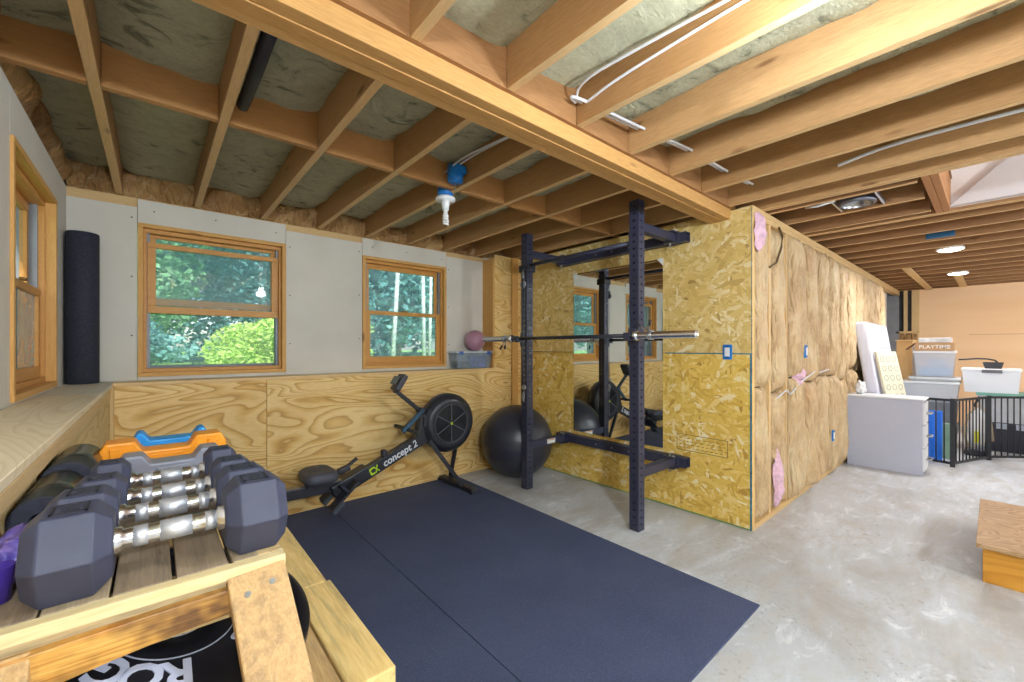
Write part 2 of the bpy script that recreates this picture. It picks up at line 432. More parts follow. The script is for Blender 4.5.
def wool(u, v, x0, x1, y0, y1):
    x = x0+(x1-x0)*u; y = y0+(y1-y0)*v
    n = noise.noise(Vector((x*2.6, y*2.0, 1)))*.03 + noise.noise(Vector((x*9, y*8, 3)))*.014
    e = 1-abs(u*2-1)**6
    return (x, y, HC+.175 - e*.02 + n)
for k in range(-1, 9):
    x0 = (JX[k]+.019) if k >= 0 else XU-.05; x1 = (JX[k+1]-.019) if k < 8 else 3.42
    for y0, y1 in ((REAR, BY0), (BY1, 2.285), (2.323, YU+.02)):
        if x1-x0 < .05: continue
        nv = max(8, int((y1-y0)/.035))
        part(MB().grid(lambda u, v: wool(u, v, x0, x1, y0, y1), 14, nv), 'insulation', WOOL, ceil)
x0 = 3.20; x1 = 3.42
# torn wool spilling from the bay next to the stair opening
# rim insulation, folded kraft paper between the joist ends
KR = kraft(True)
def rim(u, v, a, b, ax):
    t = a+(b-a)*u; z = HC-.004 + .20*v
    n = noise.noise(Vector((t*5, z*9, ax*3)))*.035 + noise.noise(Vector((t*17, z*20, 2)))*.01 + math.sin(v*math.pi)*-.045
    return (t, YU+.03+n, z) if ax == 0 else (XU-.035-n*1.2, t, z)
for k in range(-1, 8):
    a = (JX[k]+.02) if k >= 0 else XU; b = JX[k+1]-.02
    part(MB().grid(lambda u, v: rim(u, v, a, b, 0), 18, 10), 'rim_insulation', KR, ceil)
for a, b in ((-.6,1.27),(1.45,2.28),(2.33,3.78)):
    part(MB().grid(lambda u, v: rim(u, v, a, b, 1), 50, 10), 'rim_insulation', KR, ceil)

# ------------------------------------------------------------------ back wall
wb = struct_root('wall_back', (1.5, YU, 0))
def board(a, b, mat, name='plywood_sheet', parent=wb, bv=.0015): return part(MB().box(a, b), name, mat, parent, bevel=bv, seg=1)
PLY = [plywood('x', seed=s) for s in range(3)]
W1 = (-.085, .821); W2 = (1.456, 2.352); WZ = (1.118, 2.170)
board((XL, YB, 0), (.648, YB+.018, ZL-.022), PLY[0]); board((.651, YB, 0), (XW, YB+.018, ZL-.022), PLY[1])
board((2.86, YB-.001, ZL-.022), (XW, YB+.017, HC), plywood('x', seed=4))
board((2.835, YB+.001, ZL+.0), (2.873, YU, HC-.04), TRIM['z'], 'stud')
board((3.10, YB-.020, .0), (3.19, YB-.003, HC), TRIM['z'], 'batten')
# drywall sheets (upper)
def dsheet(x0, x1, z0, z1, off=0): return board((x0, YU-off, z0), (x1, YU+.013-off, z1), DRY, 'drywall_sheet', bv=.0015)
dsheet(XU, W1[0]-.002, ZL, 2.275); dsheet(W1[0], W1[1], WZ[1], 2.330, .001); dsheet(W1[1]+.002, W2[0]-.002, ZL, 2.283)
dsheet(W2[0], W2[1], WZ[1], 2.330, .001); dsheet(W2[1]+.002, 2.86, ZL, 2.29)
dsheet(W1[0], W1[1], ZL, WZ[0]); dsheet(W2[0], W2[1], ZL, WZ[0])
board((XU-.1, YU+.014, 2.27), (3.3, YU+.10, HC-.006), PLATE, 'top_plate')
board((XU, YB+.018, 0), (XW+.1, YB+.04, ZL-.03), plain('grey foundation', '8c8c88', .9), 'foundation')
bs = MB()
for (x, z) in [(a+.03, b) for a in (W1[1], W2[1]) for b in (1.35,1.75,2.15)] + [(a-.03, b) for a in (W1[0], W2[0]) for b in (1.4,1.8,2.2)] + [(.0,2.26),(.35,2.27),(.75,2.25),(1.55,2.26),(1.9,2.26),(2.3,2.25)]:
    bs.cyl((x, YU+.002, z), (x, YU-.0025, z), .005, 8)
part(bs, 'drywall_screw', plain('black screw head', '2a2420', .5), wb)
# end beyond upper wall: wall behind plywood panel
board((2.86, YU, 0), (XW+.05, YU+.013, HC), DRY, 'drywall_sheet')

# ledge on top of the low walls
led = struct_root('ledge', (0, YB, ZL))
part(MB().box((XL-.002, YB-.004, ZL-.022), (2.845, YU, ZL)), 'ledge_board', plywood('x', 'e8d3a8', 'e2ca9c', 'd4b888', seed=7), led, bevel=.002, seg=1)
part(MB().box((XL+.012, YB-.016, ZL-.022), (2.845, YB-.0045, ZL-.001)), 'nosing', pine('x','ecca94','d0a466'), led, bevel=.002)
part(MB().box((XU, 2.86, ZL-.022), (XL+.012, YU, ZL-.0005)), 'ledge_board', plywood('y', 'dfd8c6', 'd8d0ba', 'ccc2a8', seed=8), led, bevel=.002, seg=1)
part(MB().box((XU, REAR, ZL-.022), (XL+.012, 2.857, ZL)), 'ledge_board', plywood('y', 'ecdcbc', 'e6d4b0', 'd8c298', seed=9), led, bevel=.002, seg=1)
part(MB().box((XL-.004, REAR, ZL-.06), (XL+.0125, 2.857, ZL-.0225)), 'nosing', pine('y', 'dcc092', 'c49f64'), led, bevel=.002)

# ------------------------------------------------------------------ left wall
wl = struct_root('wall_left', (XU, 1, 0))
W3 = (2.465, 3.41); W3Z = (1.105, 2.138)
board((XL-.018, REAR, 0), (XL-.0005, YB+.018, ZL-.022), plywood('y', 'dcc694', 'cdb27a', 'b7975a', seed=5), parent=wl)
board((XL-.0005, 3.55, 0), (XL+.018, YB, ZL-.022), pine('z','dcbd86','c39a5c'), 'batten', wl)
board((XU-.013, REAR, ZL), (XU, W3[0], 2.335), DRY, 'drywall_sheet', wl)
board((XU-.013, W3[1], ZL), (XU, YU+.013, 2.335), DRY, 'drywall_sheet', wl)
board((XU-.0125, W3[0], W3Z[1]), (XU+.0005, W3[1], 2.333), DRY, 'drywall_sheet', wl)
board((XU-.013, W3[0], ZL-.02), (XU, W3[1], W3Z[0]), DRY, 'drywall_sheet', wl)
board((XU-.11, REAR, 2.27), (XU-.014, YU+.1, HC-.006), PLATE, 'top_plate', wl)
board((XU-.20, REAR, -.1), (XU-.18, W3[0]-.02, HC+.26), plain('grey house wrap', '8c8c88', .9), 'sheathing', wl)
board((XU-.20, W3[1]+.02, -.1), (XU-.18, YU+.2, HC+.26), plain('grey house wrap', '8c8c88', .9), 'sheathing', wl)
board((XU-.20, W3[0]-.02, -.1), (XU-.18, W3[1]+.02, W3Z[0]-.02), plain('grey house wrap', '8c8c88', .9), 'sheathing', wl)
board((XU-.20, W3[0]-.02, W3Z[1]+.02), (XU-.18, W3[1]+.02, HC+.26), plain('grey house wrap', '8c8c88', .9), 'sheathing', wl)
for a, b in ((( XU-.2, YU+.18, -.1), (W1[0]-.02, YU+.20, HC+.26)), ((W1[0]-.02, YU+.18, -.1), (W1[1]+.02, YU+.20, WZ[0]-.02)), ((W1[0]-.02, YU+.18, WZ[1]+.02), (W1[1]+.02, YU+.20, HC+.26)),
             ((W1[1]+.02, YU+.18, -.1), (W2[0]-.02, YU+.20, HC+.26)), ((W2[0]-.02, YU+.18, -.1), (W2[1]+.02, YU+.20, WZ[0]-.02)), ((W2[0]-.02, YU+.18, WZ[1]+.02), (W2[1]+.02, YU+.20, HC+.26)),
             ((W2[1]+.02, YU+.18, -.1), (XF+.6, YU+.20, HC+.26))):
    board(a, b, plain('grey house wrap', '8c8c88', .9), 'sheathing')

# ------------------------------------------------------------------ windows: double hung, wooden, built in a local frame then placed
def window(name, org, ux, out, w, z0, z1, meet, up_off, open_gap=0, lower_glass=None, upper_glass=None):
    """org: inner lower left corner of the trim; ux: along the wall; out: outward normal"""
    root = struct_root(name, org); ux = Vector(ux); out = Vector(out); O = Vector(org)
    P = lambda a, d, z: O + ux*a + out*d + Vector((0,0,z-z0))
    ax = 'x' if abs(ux.x) > .5 else 'y'
    def bx(mb, a0, a1, d0, d1, c0, c1):
        mb.hexa([P(a0,d0,c0), P(a1,d0,c0), P(a1,d1,c0), P(a0,d1,c0), P(a0,d0,c1), P(a1,d0,c1), P(a1,d1,c1), P(a0,d1,c1)]); return mb
    t = .028
    part(bx(MB(), 0, w, -.012, .16, z1-t, z1), 'frame_head', TRIM[ax], root, bevel=.002)
    part(bx(MB(), 0, w, -.012, .16, z0, z0+t), 'frame_sill', TRIM[ax], root, bevel=.002)
    for a in (0, w-t): part(bx(MB(), a, a+t, -.011, .16, z0+t, z1-t), 'frame_jamb', TRIM['z'], root, bevel=.002)
    # inner stop frame
    s = .026
    mb = MB(); bx(mb, t, w-t, .03, .13, z1-t-s, z1-t); bx(mb, t, w-t, .03, .13, z0+t, z0+t+s); bx(mb, t, t+.018, .03, .13, z0+t+s, z1-t-s); bx(mb, w-t-.018, w-t, .03, .13, z0+t+s, z1-t-s)
    part(mb, 'stop', SASH[ax], root, bevel=.002)
    mb = MB(); bx(mb, t+.018, t+.034, .055, .13, z0+t+s, z1-t-s); bx(mb, w-t-.034, w-t-.018, .055, .13, z0+t+s, z1-t-s)
    part(mb, 'jamb_liner', plain('grey vinyl jamb liner', '8b8f95', .4), root)
    def sash(nm, c0, c1, d, glass, bot, top):
        a0, a1 = t+.02, w-t-.02; r = .046
        mb = MB(); bx(mb, a0, a1, d, d+.03, c0, c0+bot); bx(mb, a0, a1, d, d+.03, c1-top, c1)
        bx(mb, a0, a0+r, d+.001, d+.029, c0+bot, c1-top); bx(mb, a1-r, a1, d+.001, d+.029, c0+bot, c1-top)
        so = part(mb, nm, SASH[ax], root, bevel=.003)
        g = MB(); g.add([P(a0+r-.002, d+.015, c0+bot-.002), P(a1-r+.002, d+.015, c0+bot-.002), P(a1-r+.002, d+.015, c1-top+.002), P(a0+r-.002, d+.015, c1-top+.002)], [(0,1,2,3)])
        part(g, 'glass', glass, so)
        return so
    if open_gap:      # lower sash raised, the upper one behind it, insect screen below
        sash('sash', meet, z1-t-s-.062, .045, upper_glass or PANE, .050, .036)
        sash('sash', meet+.060, z1-t-s, .09, PANE, .05, .022)
        mb = MB(); g0, g1 = z0+t+s, meet+.02
        bx(mb, t+.018, w-t-.018, .118, .126, g0, g0+.018); bx(mb, t+.018, t+.034, .118, .126, g0, z1-t-s); bx(mb, w-t-.034, w-t-.018, .118, .126, g0, z1-t-s)
        part(mb, 'screen_frame', plain('screen frame grey', '7f868c', .5), root)
        g = MB(); g.add([P(t+.03,.122,g0), P(w-t-.03,.122,g0), P(w-t-.03,.122,z1-t-s), P(t+.03,.122,z1-t-s)], [(0,1,2,3)])
        part(g, 'screen', mk_pane('insect screen', .30, (.80,.86,.92,1)), root)
    else:
        sash('sash', z0+t+s, meet+.03, .045, lower_glass or PANE, .06, .036)
        sash('sash', meet-.006, z1-t-s, .085, upper_glass or PANE, .036, .046)
        part(bx(MB(), w/2-.03, w/2+.03, .03, .05, meet+.03, meet+.042), 'sash_lock', plain('brass lock', '8a6a3a', .4, .7), root, bevel=.002)
    return root
window('window_1', (W1[0], YU, WZ[0]), (1,0,0), (0,1,0), W1[1]-W1[0], WZ[0], WZ[1], 1.560, .04, open_gap=1)
window('window_2', (W2[0], YU, WZ[0]), (1,0,0), (0,1,0), W2[1]-W2[0], WZ[0], WZ[1], 1.640, .04, lower_glass=HAZY, upper_glass=HAZY)
window('window_3', (XU, W3[0], W3Z[0]), (0,1,0), (-1,0,0), W3[1]-W3[0], W3Z[0], W3Z[1], 1.60, .04, open_gap=0, lower_glass=HAZY)

# ------------------------------------------------------------------ strand board wall
wr = struct_root('wall_right', (XW, 2.3, 0))
ZS = 1.272
board((XW, YI, .004), (XW+.012, YB-.002, ZS-.002), osb('a', 'low', 0), 'strand_board', wr)
board((XW, YI, ZS+.002), (XW+.012, YB-.002, HC-.01), osb('a', 'high', 5), 'strand_board', wr)
board((XW+.0125, YI, ZS-.01), (XW+.02, YB-.002, ZS+.01), BLACK, 'joint', wr)
ED = plain('blue green board edge paint', '2c6f86', .6, var=.25, vs=40)
board((XW-.0012, YI, ZS-.004), (XW-.0002, 1.80, ZS+.005), ED, 'seam', wr, 0)
board((XW-.0012, 2.80, ZS-.004), (XW-.0002, YB-.03, ZS+.003), plain('dark seam', '6a5a3c', .7), 'seam', wr, 0)
board((XW-.0013, YI-.001, .004), (XW-.0003, YI+.013, ZS), ED, 'seam', wr, 0)
board((XW-.0013, YI-.001, ZS), (XW-.0003, YI+.004, HC-.02), ED, 'seam', wr, 0)
board((XW-.0012, YI+.01, .004), (XW-.0003, YB-.05, .012), plain('green edge paint', '6d9a5a', .6), 'seam', wr, 0)
# grade stamp outline
st = MB()
ys0, ys1, zs0, zs1 = 1.30, 1.70, .49, .62
st.box((XW-.0010, ys0, zs0), (XW-.0003, ys1, zs0+.004)).box((XW-.0010, ys0, zs1-.004), (XW-.0003, ys1, zs1)).box((XW-.0010, ys0, zs0), (XW-.0003, ys0+.004, zs1)).box((XW-.0010, ys1-.004, zs0), (XW-.0003, ys1, zs1))
for r_ in range(4):
    y = ys1-.02
    while y > ys0+.03:
        w_ = rnd.uniform(.008, .03); st.box((XW-.0010, y-w_, zs0+.02+r_*.026), (XW-.0003, y, zs0+.024+r_*.026)); y -= w_+rnd.uniform(.006, .02)
st.build('grade_stamp', plain('faded black ink', '6a5230', .7), wr)

# ------------------------------------------------------------------ insulated stud wall
wi = struct_root('wall_insulated', (5.5, YI, 0))
part(MB().box((XW+.012, YI-.0005, HC-.078), (XF, YI+.09, HC-.04)), 'top_plate', PLATE, wi, bevel=.002)
part(MB().box((XW+.012, YI-.001, HC-.039), (XF, YI+.09, HC-.001)), 'top_plate', PLATE, wi, bevel=.002)
part(MB().box((XW+.012, YI-.004, 0), (8.64, YI+.09, .038)), 'bottom_plate', PLATE, wi, bevel=.002)
SX = [XW+.012] + [3.61-.019 + .4064*k for k in range(13)]
for k, x in enumerate(SX):
    part(MB().box((x, YI, .038), (x+.038, YI+.09, HC-.078)), 'stud', STUD if k % 3 else pine('z', 'e8c484', 'd0a050'), wi, bevel=.002, seg=1)
KRF = kraft()
def batt(u, v, x0, x1, z0, z1, seed):
    z = z0+(z1-z0)*v; lap = x0 > 3.9
    sx = .009 if lap else -.004
    a = x0-sx + .006*noise.noise(Vector((seed, z*2.1, 4))); b = x1+sx-.003 + .006*noise.noise(Vector((seed*3, z*2.3, 4)))
    x = a+(b-a)*u; wob = .02*noise.noise(Vector((seed*2, z*2.2, 7)))
    e = max(0, 1-abs(2*u-1)**3.0); e2 = 1-abs(2*v-1)**18
    dl = .085+.05*max(0, noise.noise(Vector((seed*2, z*1.9, 3))))+wob; dr_ = .915+wob
    crease = .11*math.exp(-((u-dl)/.040)**2)*(.35+max(0, noise.noise(Vector((seed, z*1.6, 8)))+.35)) + .09*math.exp(-((u-dr_)/.035)**2)*(.35+max(0, noise.noise(Vector((seed, z*1.7, 2)))+.35))
    n = noise.noise(Vector((x*5+seed, z*2.0, seed)))*.030 + noise.noise(Vector((x*16, z*5+seed, 5)))*.018
    rdg = abs(noise.noise(Vector((x*13+seed, z*5, seed*.5))))*.028 + abs(noise.noise(Vector((x*34, z*17, seed))))*.010
    base = YI-.004 if lap else YI+.03
    return (x, base - e*e2*(.060 if lap else .062) + (n+rdg)*.9*e + crease*min(1, e*3+.2), z)
def patch(cx, cz, w, h, seed, bulge=.05):
    mb = MB(); nr, na = 10, 36; base = YI-.028
    vs = [(cx, base-bulge, cz)]
    for j in range(1, nr+1):
        q = j/nr
        for i in range(na):
            a = 2*math.pi*i/na; k = 1+.45*noise.noise(Vector((math.cos(a)*1.7, math.sin(a)*1.7, seed)))+.15*noise.noise(Vector((math.cos(a)*6, math.sin(a)*6, seed)))
            x = cx+w*.5*q*k*math.cos(a); z = cz+h*.5*q*k*math.sin(a)
            vs.append((x, base-bulge*(1-q**2.2)+noise.noise(Vector((x*22, z*22, seed)))*.016+.02*q**4, z))
    fs = [(0, 1+i, 1+(i+1)%na) for i in range(na)] + [(1+j*na+i, 1+(j+1)*na+i, 1+(j+1)*na+(i+1)%na, 1+j*na+(i+1)%na) for j in range(nr-1) for i in range(na)]
    part(mb.add(vs, fs, True), 'loose_fibreglass', PINK, wi)
for k in range(len(SX)-1):
    x0 = SX[k]+.036; x1 = SX[k+1]+.002
    zsplit = [1.02, .96, 1.06, 1.0, 1.04][k % 5]
    segs = ((.040, zsplit-.004), (zsplit+.004, HC-.08)) if k < 9 else ((.040, HC-.08),)
    for z0, z1 in segs:
        part(MB().grid(lambda u, v: batt(u, v, x0, x1, z0, z1, k*3.7+z0), 40, int((z1-z0)/.022)), 'kraft_batt', KRF, wi)
board((XW+.05, YI+.075, .04), (8.6, YI+.085, HC-.08), plain('dark void', '2a2019', .9), 'backing', wi, 0)
# loose pink fibreglass showing through tears
def tuft(pts, name='loose_fibreglass'):
    mb = MB()
    for (c, r) in pts: mb.sphere(c, r, 14, 9, lambda d: 1+noise.noise(d*2.3+Vector(c)*7)*.45)
    part(mb, name, PINK, wi)
PINK = plain('pink fibreglass', 'dcb6c6', .95, spec=.1, var=.08, vs=30)
patch(3.335, 2.16, .12, .30, 1, .03); patch(4.24, 1.09, .26, .13, 2, .045); patch(4.20, 1.02, .14, .07, 3, .035); patch(3.72, .28, .13, .50, 4, .03); patch(5.9, 2.12, .12, .12, 5, .02)
# white cable stapled over the batts
part(MB().tube([(3.62,YI-.045,.93),(3.8,YI-.055,.98),(4.0,YI-.03,.93),(4.2,YI-.055,1.03),(4.42,YI-.05,1.06),(4.6,YI-.055,1.10),(4.83,YI-.04,1.08),(5.1,YI-.05,1.10)], .006, 8), 'cable', WIRE, wi)
part(MB().tube([(3.50,YI-.03,1.92),(3.62,YI-.04,1.97),(3.72,YI-.045,2.1),(3.76,YI-.04,2.2),(3.74,YI-.02,2.27)], .008, 8), 'cable', plain('brown cable','6a5436',.5), wi)
# end piece: pale drywall and bare concrete past the last stud
board((8.66, YI+.10, 0), (9.7, YI+.115, HC-.08), DRY, 'drywall_sheet', wi)

# ------------------------------------------------------------------ far wall
wf = struct_root('wall_far', (XF, 0, 0))
t = NT('peach wall board'); co = t.geo()
cl = t.ramp(t.noise(t.map(co, (1,.4,3)), 1.2, 3, .5), [(.3,'ecc294'),(.7,'f2cca2')])
PEACH = t.fin(cl, .7, spec=.2)
board((XF, REAR, 0), (XF+.02, .90, HC+.03), PEACH, 'wall_board', wf)
board((XF-.001, -.35, 1.53), (XF, .28, 1.535), plain('brown crease','9a6c40',.8), 'crease', wf, 0)
for y in (.875, 1.03): board((XF-.005, y, .0), (XF+.034, y+.05 if y>1 else y+.10, HC), STUD, 'stud', wf)
board((XF-.03, .87, 1.37), (XF+.06, 1.18, 1.41), PLATE, 'plate', wf)
board((XF-.03, .87, 1.57), (XF+.06, 1.18, 1.61), PLATE, 'plate', wf)
board((XF-.01, .90, 1.42), (XF+.05, 1.16, 1.56), kraft(True), 'kraft_batt', wf)
board((XF+.12, .85, 0), (XF+.14, YU+.2, HC+.1), plain('dark grey concrete', '5b5a5c', .9), 'foundation', wf)
board((XF-.03, 1.14, 0), (XF-.01, YU+.2, HC), plain('grey concrete block', '8e8e90', .9), 'foundation', wf)

# walls that close the room behind the camera
struct(MB().box((XU-.2, REAR-.15, 0), (XF+.6, REAR, HC+.25)).build('wall_front', plain('pale plaster', 'd8d2c4', .9)))

# ------------------------------------------------------------------ stair opening
sw = struct_root('stair_opening', (4.5, -.5, HC))
SWH = plain('white painted drywall', 'e9e0dc', .8, var=.01)
part(MB().box((4.52, -3.2, HC+.02), (4.535, .236, HC+1.3)), 'shaft_wall', SWH, sw)
part(MB().box((3.50, .237, HC+.02), (4.52, .253, HC+1.3)), 'shaft_wall', SWH, sw)
part(MB().box((3.50, -3.2, HC+.02), (3.515, .262, HC+1.3)), 'shaft_wall', SWH, sw)
part(MB().prism([(4.46,.22,HC+.02),(4.46,-2.2,HC+2.2*1.06),(4.46,-2.2,HC+.02)], (.055,0,0)), 'sloped_slab', plain('warm grey slab', 'c9c0be', .8, var=.01), sw)  # sloped slab, greyer than the wall behind it
part(MB().box((3.45, -3.25, HC+.02), (4.6, -3.2, HC+1.3)), 'shaft_wall', SWH, sw)
part(MB().box((3.40, -3.25, HC+.20), (3.50, .26, HC+1.3)), 'shaft_wall', SWH, sw)
part(MB().box((4.536, -3.25, HC+.20), (4.66, .26, HC+1.3)), 'shaft_wall', SWH, sw)
part(MB().box((3.3, -3.4, HC+1.3), (4.8, .5, HC+1.35)), 'shaft_ceiling', SWH, sw)

# ------------------------------------------------------------------ rubber mats
for nm, (a, b), lab in (('r', ((1.090,.78),(2.335,3.600)), 'large black rubber floor mat under the squat rack side, nearest the concrete strip'),
                        ('l', ((-.19,.78),(1.086,3.600)), 'black rubber floor mat along the window wall, partly behind the wooden dumbbell stand')):
    tag(MB().box((a[0], a[1], .0005), (b[0], b[1], .011)).build('rubber_mat', RUB, bevel=.002), lab, 'rubber mat', 'rubber mats on the gym floor')

# ------------------------------------------------------------------ mirror
mr = thing('mirror', (XW-.003, 2.305, .475), 'large frameless rectangular mirror fixed to the strand board wall behind the rack', 'mirror')
MY0, MY1, MZ0, MZ1 = 1.818, 2.798, .475, 2.065
t = NT('silvered mirror'); MIR = t.fin((.86,.9,.88,1), .0, 1)
MB().box((XW-.0085, MY0, MZ0), (XW-.003, MY1, MZ1)).build('mirror_pane', MIR, mr)
for y, s_ in ((MY0, 1), (MY1, -1)):
    MB().prism([(XW-.0105, y-.004*s_, MZ1+.004), (XW-.0105, y+.055*s_, MZ1+.004), (XW-.0105, y-.004*s_, MZ1-.062)], (.0015,0,0)).build('corner_protector', WHITE, mr)
for y in (MY0+.2, MY1-.2):
    MB().box((XW-.011, y-.015, MZ0-.006), (XW-.0027, y+.015, MZ0-.001)).build('bottom_clip', STEEL, mr)

# ------------------------------------------------------------------ squat rack
RX, RY1, RY2, S2 = 2.651, 1.693, 2.863, .038
rk = thing('squat_rack', (RX, (RY1+RY2)/2, 0), 'tall dark wall-mounted squat rack with perforated uprights in front of the mirror', 'squat rack')
def upright(x, y, z0, z1):
    mb = MB(); s = S2; pitch = .0508; n = int((z1-z0)//pitch); z = z0 + .02; hr = .0085
    for f in range(4):
        ux = [Vector((0,-1,0)), Vector((1,0,0)), Vector((0,1,0)), Vector((-1,0,0))][f]
        nn = [Vector((-1,0,0)), Vector((0,-1,0)), Vector((1,0,0)), Vector((0,1,0))][f]
        P = lambda a, zz, d=0: Vector((x,y,0)) + nn*(s-d) + ux*a + Vector((0,0,zz))
        mb.add([P(-s,z0), P(s,z0), P(s,z), P(-s,z)], [(0,1,2,3)])
        for k in range(n):
            c = z+pitch*(k+.5); a0, a1 = z+pitch*k, z+pitch*(k+1)
            if k == n-1: a1 = z1
            sq = [(-s,a0),(0,a0),(s,a0),(s,c),(s,a1),(0,a1),(-s,a1),(-s,c)]
            ang = [225,270,315,0,45,90,135,180]
            vs = [P(a,b) for a,b in sq] + [P(math.cos(R(g))*hr, c+math.sin(R(g))*hr) for g in ang] + [P(math.cos(R(g))*hr, c+math.sin(R(g))*hr, .005) for g in ang]
            fs = [(i,(i+1)%8,8+(i+1)%8,8+i) for i in range(8)] + [(8+i,8+(i+1)%8,16+(i+1)%8,16+i) for i in range(8)]
            mb.add(vs, fs)
    mb.add([(x-s,y-s,z1),(x+s,y-s,z1),(x+s,y+s,z1),(x-s,y+s,z1)], [(0,1,2,3)])
    return mb
UM = [upright(RX, y, 0.001, 2.378).build('upright', RACK, rk) for y in (RY1, RY2)]
for y in (RY1, RY2):
    MB().box((RX-.034, y-.034, 2.34), (RX+.034, y+.034, 2.3775)).build('end_cap', BLACK, rk)
WX = XW-.004
for z in (.405, 2.195):
    y0, y1 = 1.585, 2.965
    sn = MB(); a = .038; x = WX-.079
    # wall stringer: square tube open at its near end
    sn.bar((x+.039, y0+.001, z), (x+.039, y1, z), .076, .076) if False else None
    for (dx0, dx1, dz0, dz1) in ((0,.005,-.038,.038),(.071,.076,-.038,.038),(.005,.071,-.038,-.033),(.005,.071,.033,.038)):
        sn.box((x+dx0, y0, z+dz0), (x+dx1, y1, z+dz1))
    so = sn.build('wall_crossmember', RACK, rk)
    for yy in (2.1, 2.28, 2.46): MB().cyl((x-.004, yy, z), (x+.001, yy, z), .007, 8).build('bolt', STEEL, so)
    for y in (RY1, RY2):
        ar = MB().box((RX+.038, y-.030, z-.032), (x-.012, y+.030, z+.032)).build('pivot_arm', RACK, rk, bevel=.003)
        bk = MB()
        for zz in (-.046, .040): bk.box((x-.072, y-.048, z+zz), (x+.06, y+.048, z+zz+.006))
        bk.box((x-.008, y-.055, z-.05), (x-.001, y+.055, z+.05))
        b = bk.build('bracket', RACK, rk, bevel=.001, seg=1)
        MB().cyl((x-.04, y, z-.075), (x-.04, y, z+.062), .009, 10).build('pivot_pin', STEEL, b)
        MB().cyl((x-.045, y-.03, z+.046), (x-.045, y-.03, z+.056), .010, 6, sm=False).build('bolt', STEEL, b)
        if z < 1 and y == RY2:
            MB().box((RX+.24, y-.0315, z-.022), (RX+.35, y-.0302, z+.022)).build('warning_label', plain('white label', 'dcdcd6', .5, var=.1, vs=90), ar)
            MB().box((RX+.25, y-.0318, z+.008), (RX+.34, y-.0316, z+.018)).build('warning_stripe', plain('orange print', 'd98b4a', .5), ar)
        if z > 1 and y == RY1:
            MB().box((x-.0095, y-.012, z-.03), (x-.0085, y-.002, z+.03)).build('size_mark', WHITE, b)
# pull-up bar with flanges
MB().cyl((RX, RY1+.038, 2.085), (RX, RY2-.038, 2.085), .016, 16).build('pull_up_bar', RACK, rk)
for y, s_ in ((RY1+.038, 1), (RY2-.038, -1)):
    MB().box((RX-.038, min(y, y+.008*s_), 2.035), (RX+.038, max(y, y+.008*s_), 2.135)).build('bar_flange', RACK, rk, bevel=.003)
# J cups that carry the bar
BX, BZ = 2.555, 1.402
for y in (RY1, RY2):
    j = MB(); j.box((RX-.048, y-.042, BZ-.075), (RX-.0385, y+.042, BZ+.055)); j.box((RX-.048, y+.0385, BZ-.06), (RX+.02, y+.046, BZ+.03)); j.box((RX-.048, y-.046, BZ-.06), (RX+.02, y-.0385, BZ+.03))
    j.box((RX-.135, y-.025, BZ-.036), (RX-.048, y+.025, BZ-.0155)); j.box((RX-.135, y-.025, BZ-.0155), (RX-.125, y+.025, BZ+.022)); j.box((RX-.06, y-.025, BZ-.0155), (RX-.048, y+.025, BZ+.055))
    j.build('bar_hook', RACK, rk, bevel=.002)
# collar clamp high on the left upright carrying the cable pulley
cl_ = MB(); cl_.box((RX-.055, RY2-.055, 2.02), (RX+.055, RY2+.055, 2.085)); cl_.build('pulley_clamp', BLACK, rk, bevel=.004)
pl = thing('cable_pulley', (RX-.075, RY2, .9), 'thin cable pulley hanging on the left upright of the squat rack', 'pulley')
px_ = RX-.068
ca = MB().tube([(px_, RY2-.02+.008*math.cos(R(a)), 1.985+.04*math.sin(R(a))) for a in range(0, 361, 30)], .0045, 6)
ca.tube([(px_, RY2-.02, 1.99), (px_, RY2-.02, 2.03), (RX-.045, RY2-.02, 2.05)], .004, 6)
ca.build('carabiner', STEEL, pl)
MB().cyl((px_-.01, RY2-.02, 1.90), (px_+.01, RY2-.02, 1.90), .032, 20).build('top_sheave', plain('pale grey sheave','9a9ca2',.3,.6), pl)
MB().box((px_-.013, RY2-.03, 1.87), (px_+.013, RY2-.01, 1.955)).build('sheave_housing', BLACK, pl, bevel=.002)
for dy in (-.034, -.006): MB().tube([(px_, RY2+dy, 1.89), (px_, RY2+dy*.8, 1.4), (px_, RY2-.02+dy*.3, .98)], .0022, 6).build('cable', plain('grey steel cable','6c6e74',.4,.6), pl)
MB().cyl((px_-.008, RY2-.03, .95), (px_+.008, RY2-.03, .95), .024, 18, hole=.010).build('lower_ring', STEEL, pl)
MB().tube([(px_, RY2-.025+.009*math.cos(R(a)), .865+.045*math.sin(R(a))) for a in range(0, 361, 30)], .0045, 6).build('carabiner', STEEL, pl)

# ------------------------------------------------------------------ barbell
bb = thing('barbell', (BX, 2.307, BZ), 'black barbell with chrome sleeves resting on the hooks of the squat rack', 'barbell')
BM = 2.307
MB().cyl((BX, BM-.655, BZ), (BX, BM+.655, BZ), .0145, 18).build('shaft', BLACK, bb)
for s_ in (-1, 1):
    y0 = BM+s_*.655
    MB().lathe((BX, y0, BZ), (0,s_,0), [(0,.0145),(.0,.036),(.012,.038),(.028,.036),(.030,.027),(.033,.025),(.44,.025),(.445,.022),(.445,.012),(.440,.010),(.440,0)], 28).build('sleeve', CHROME, bb)
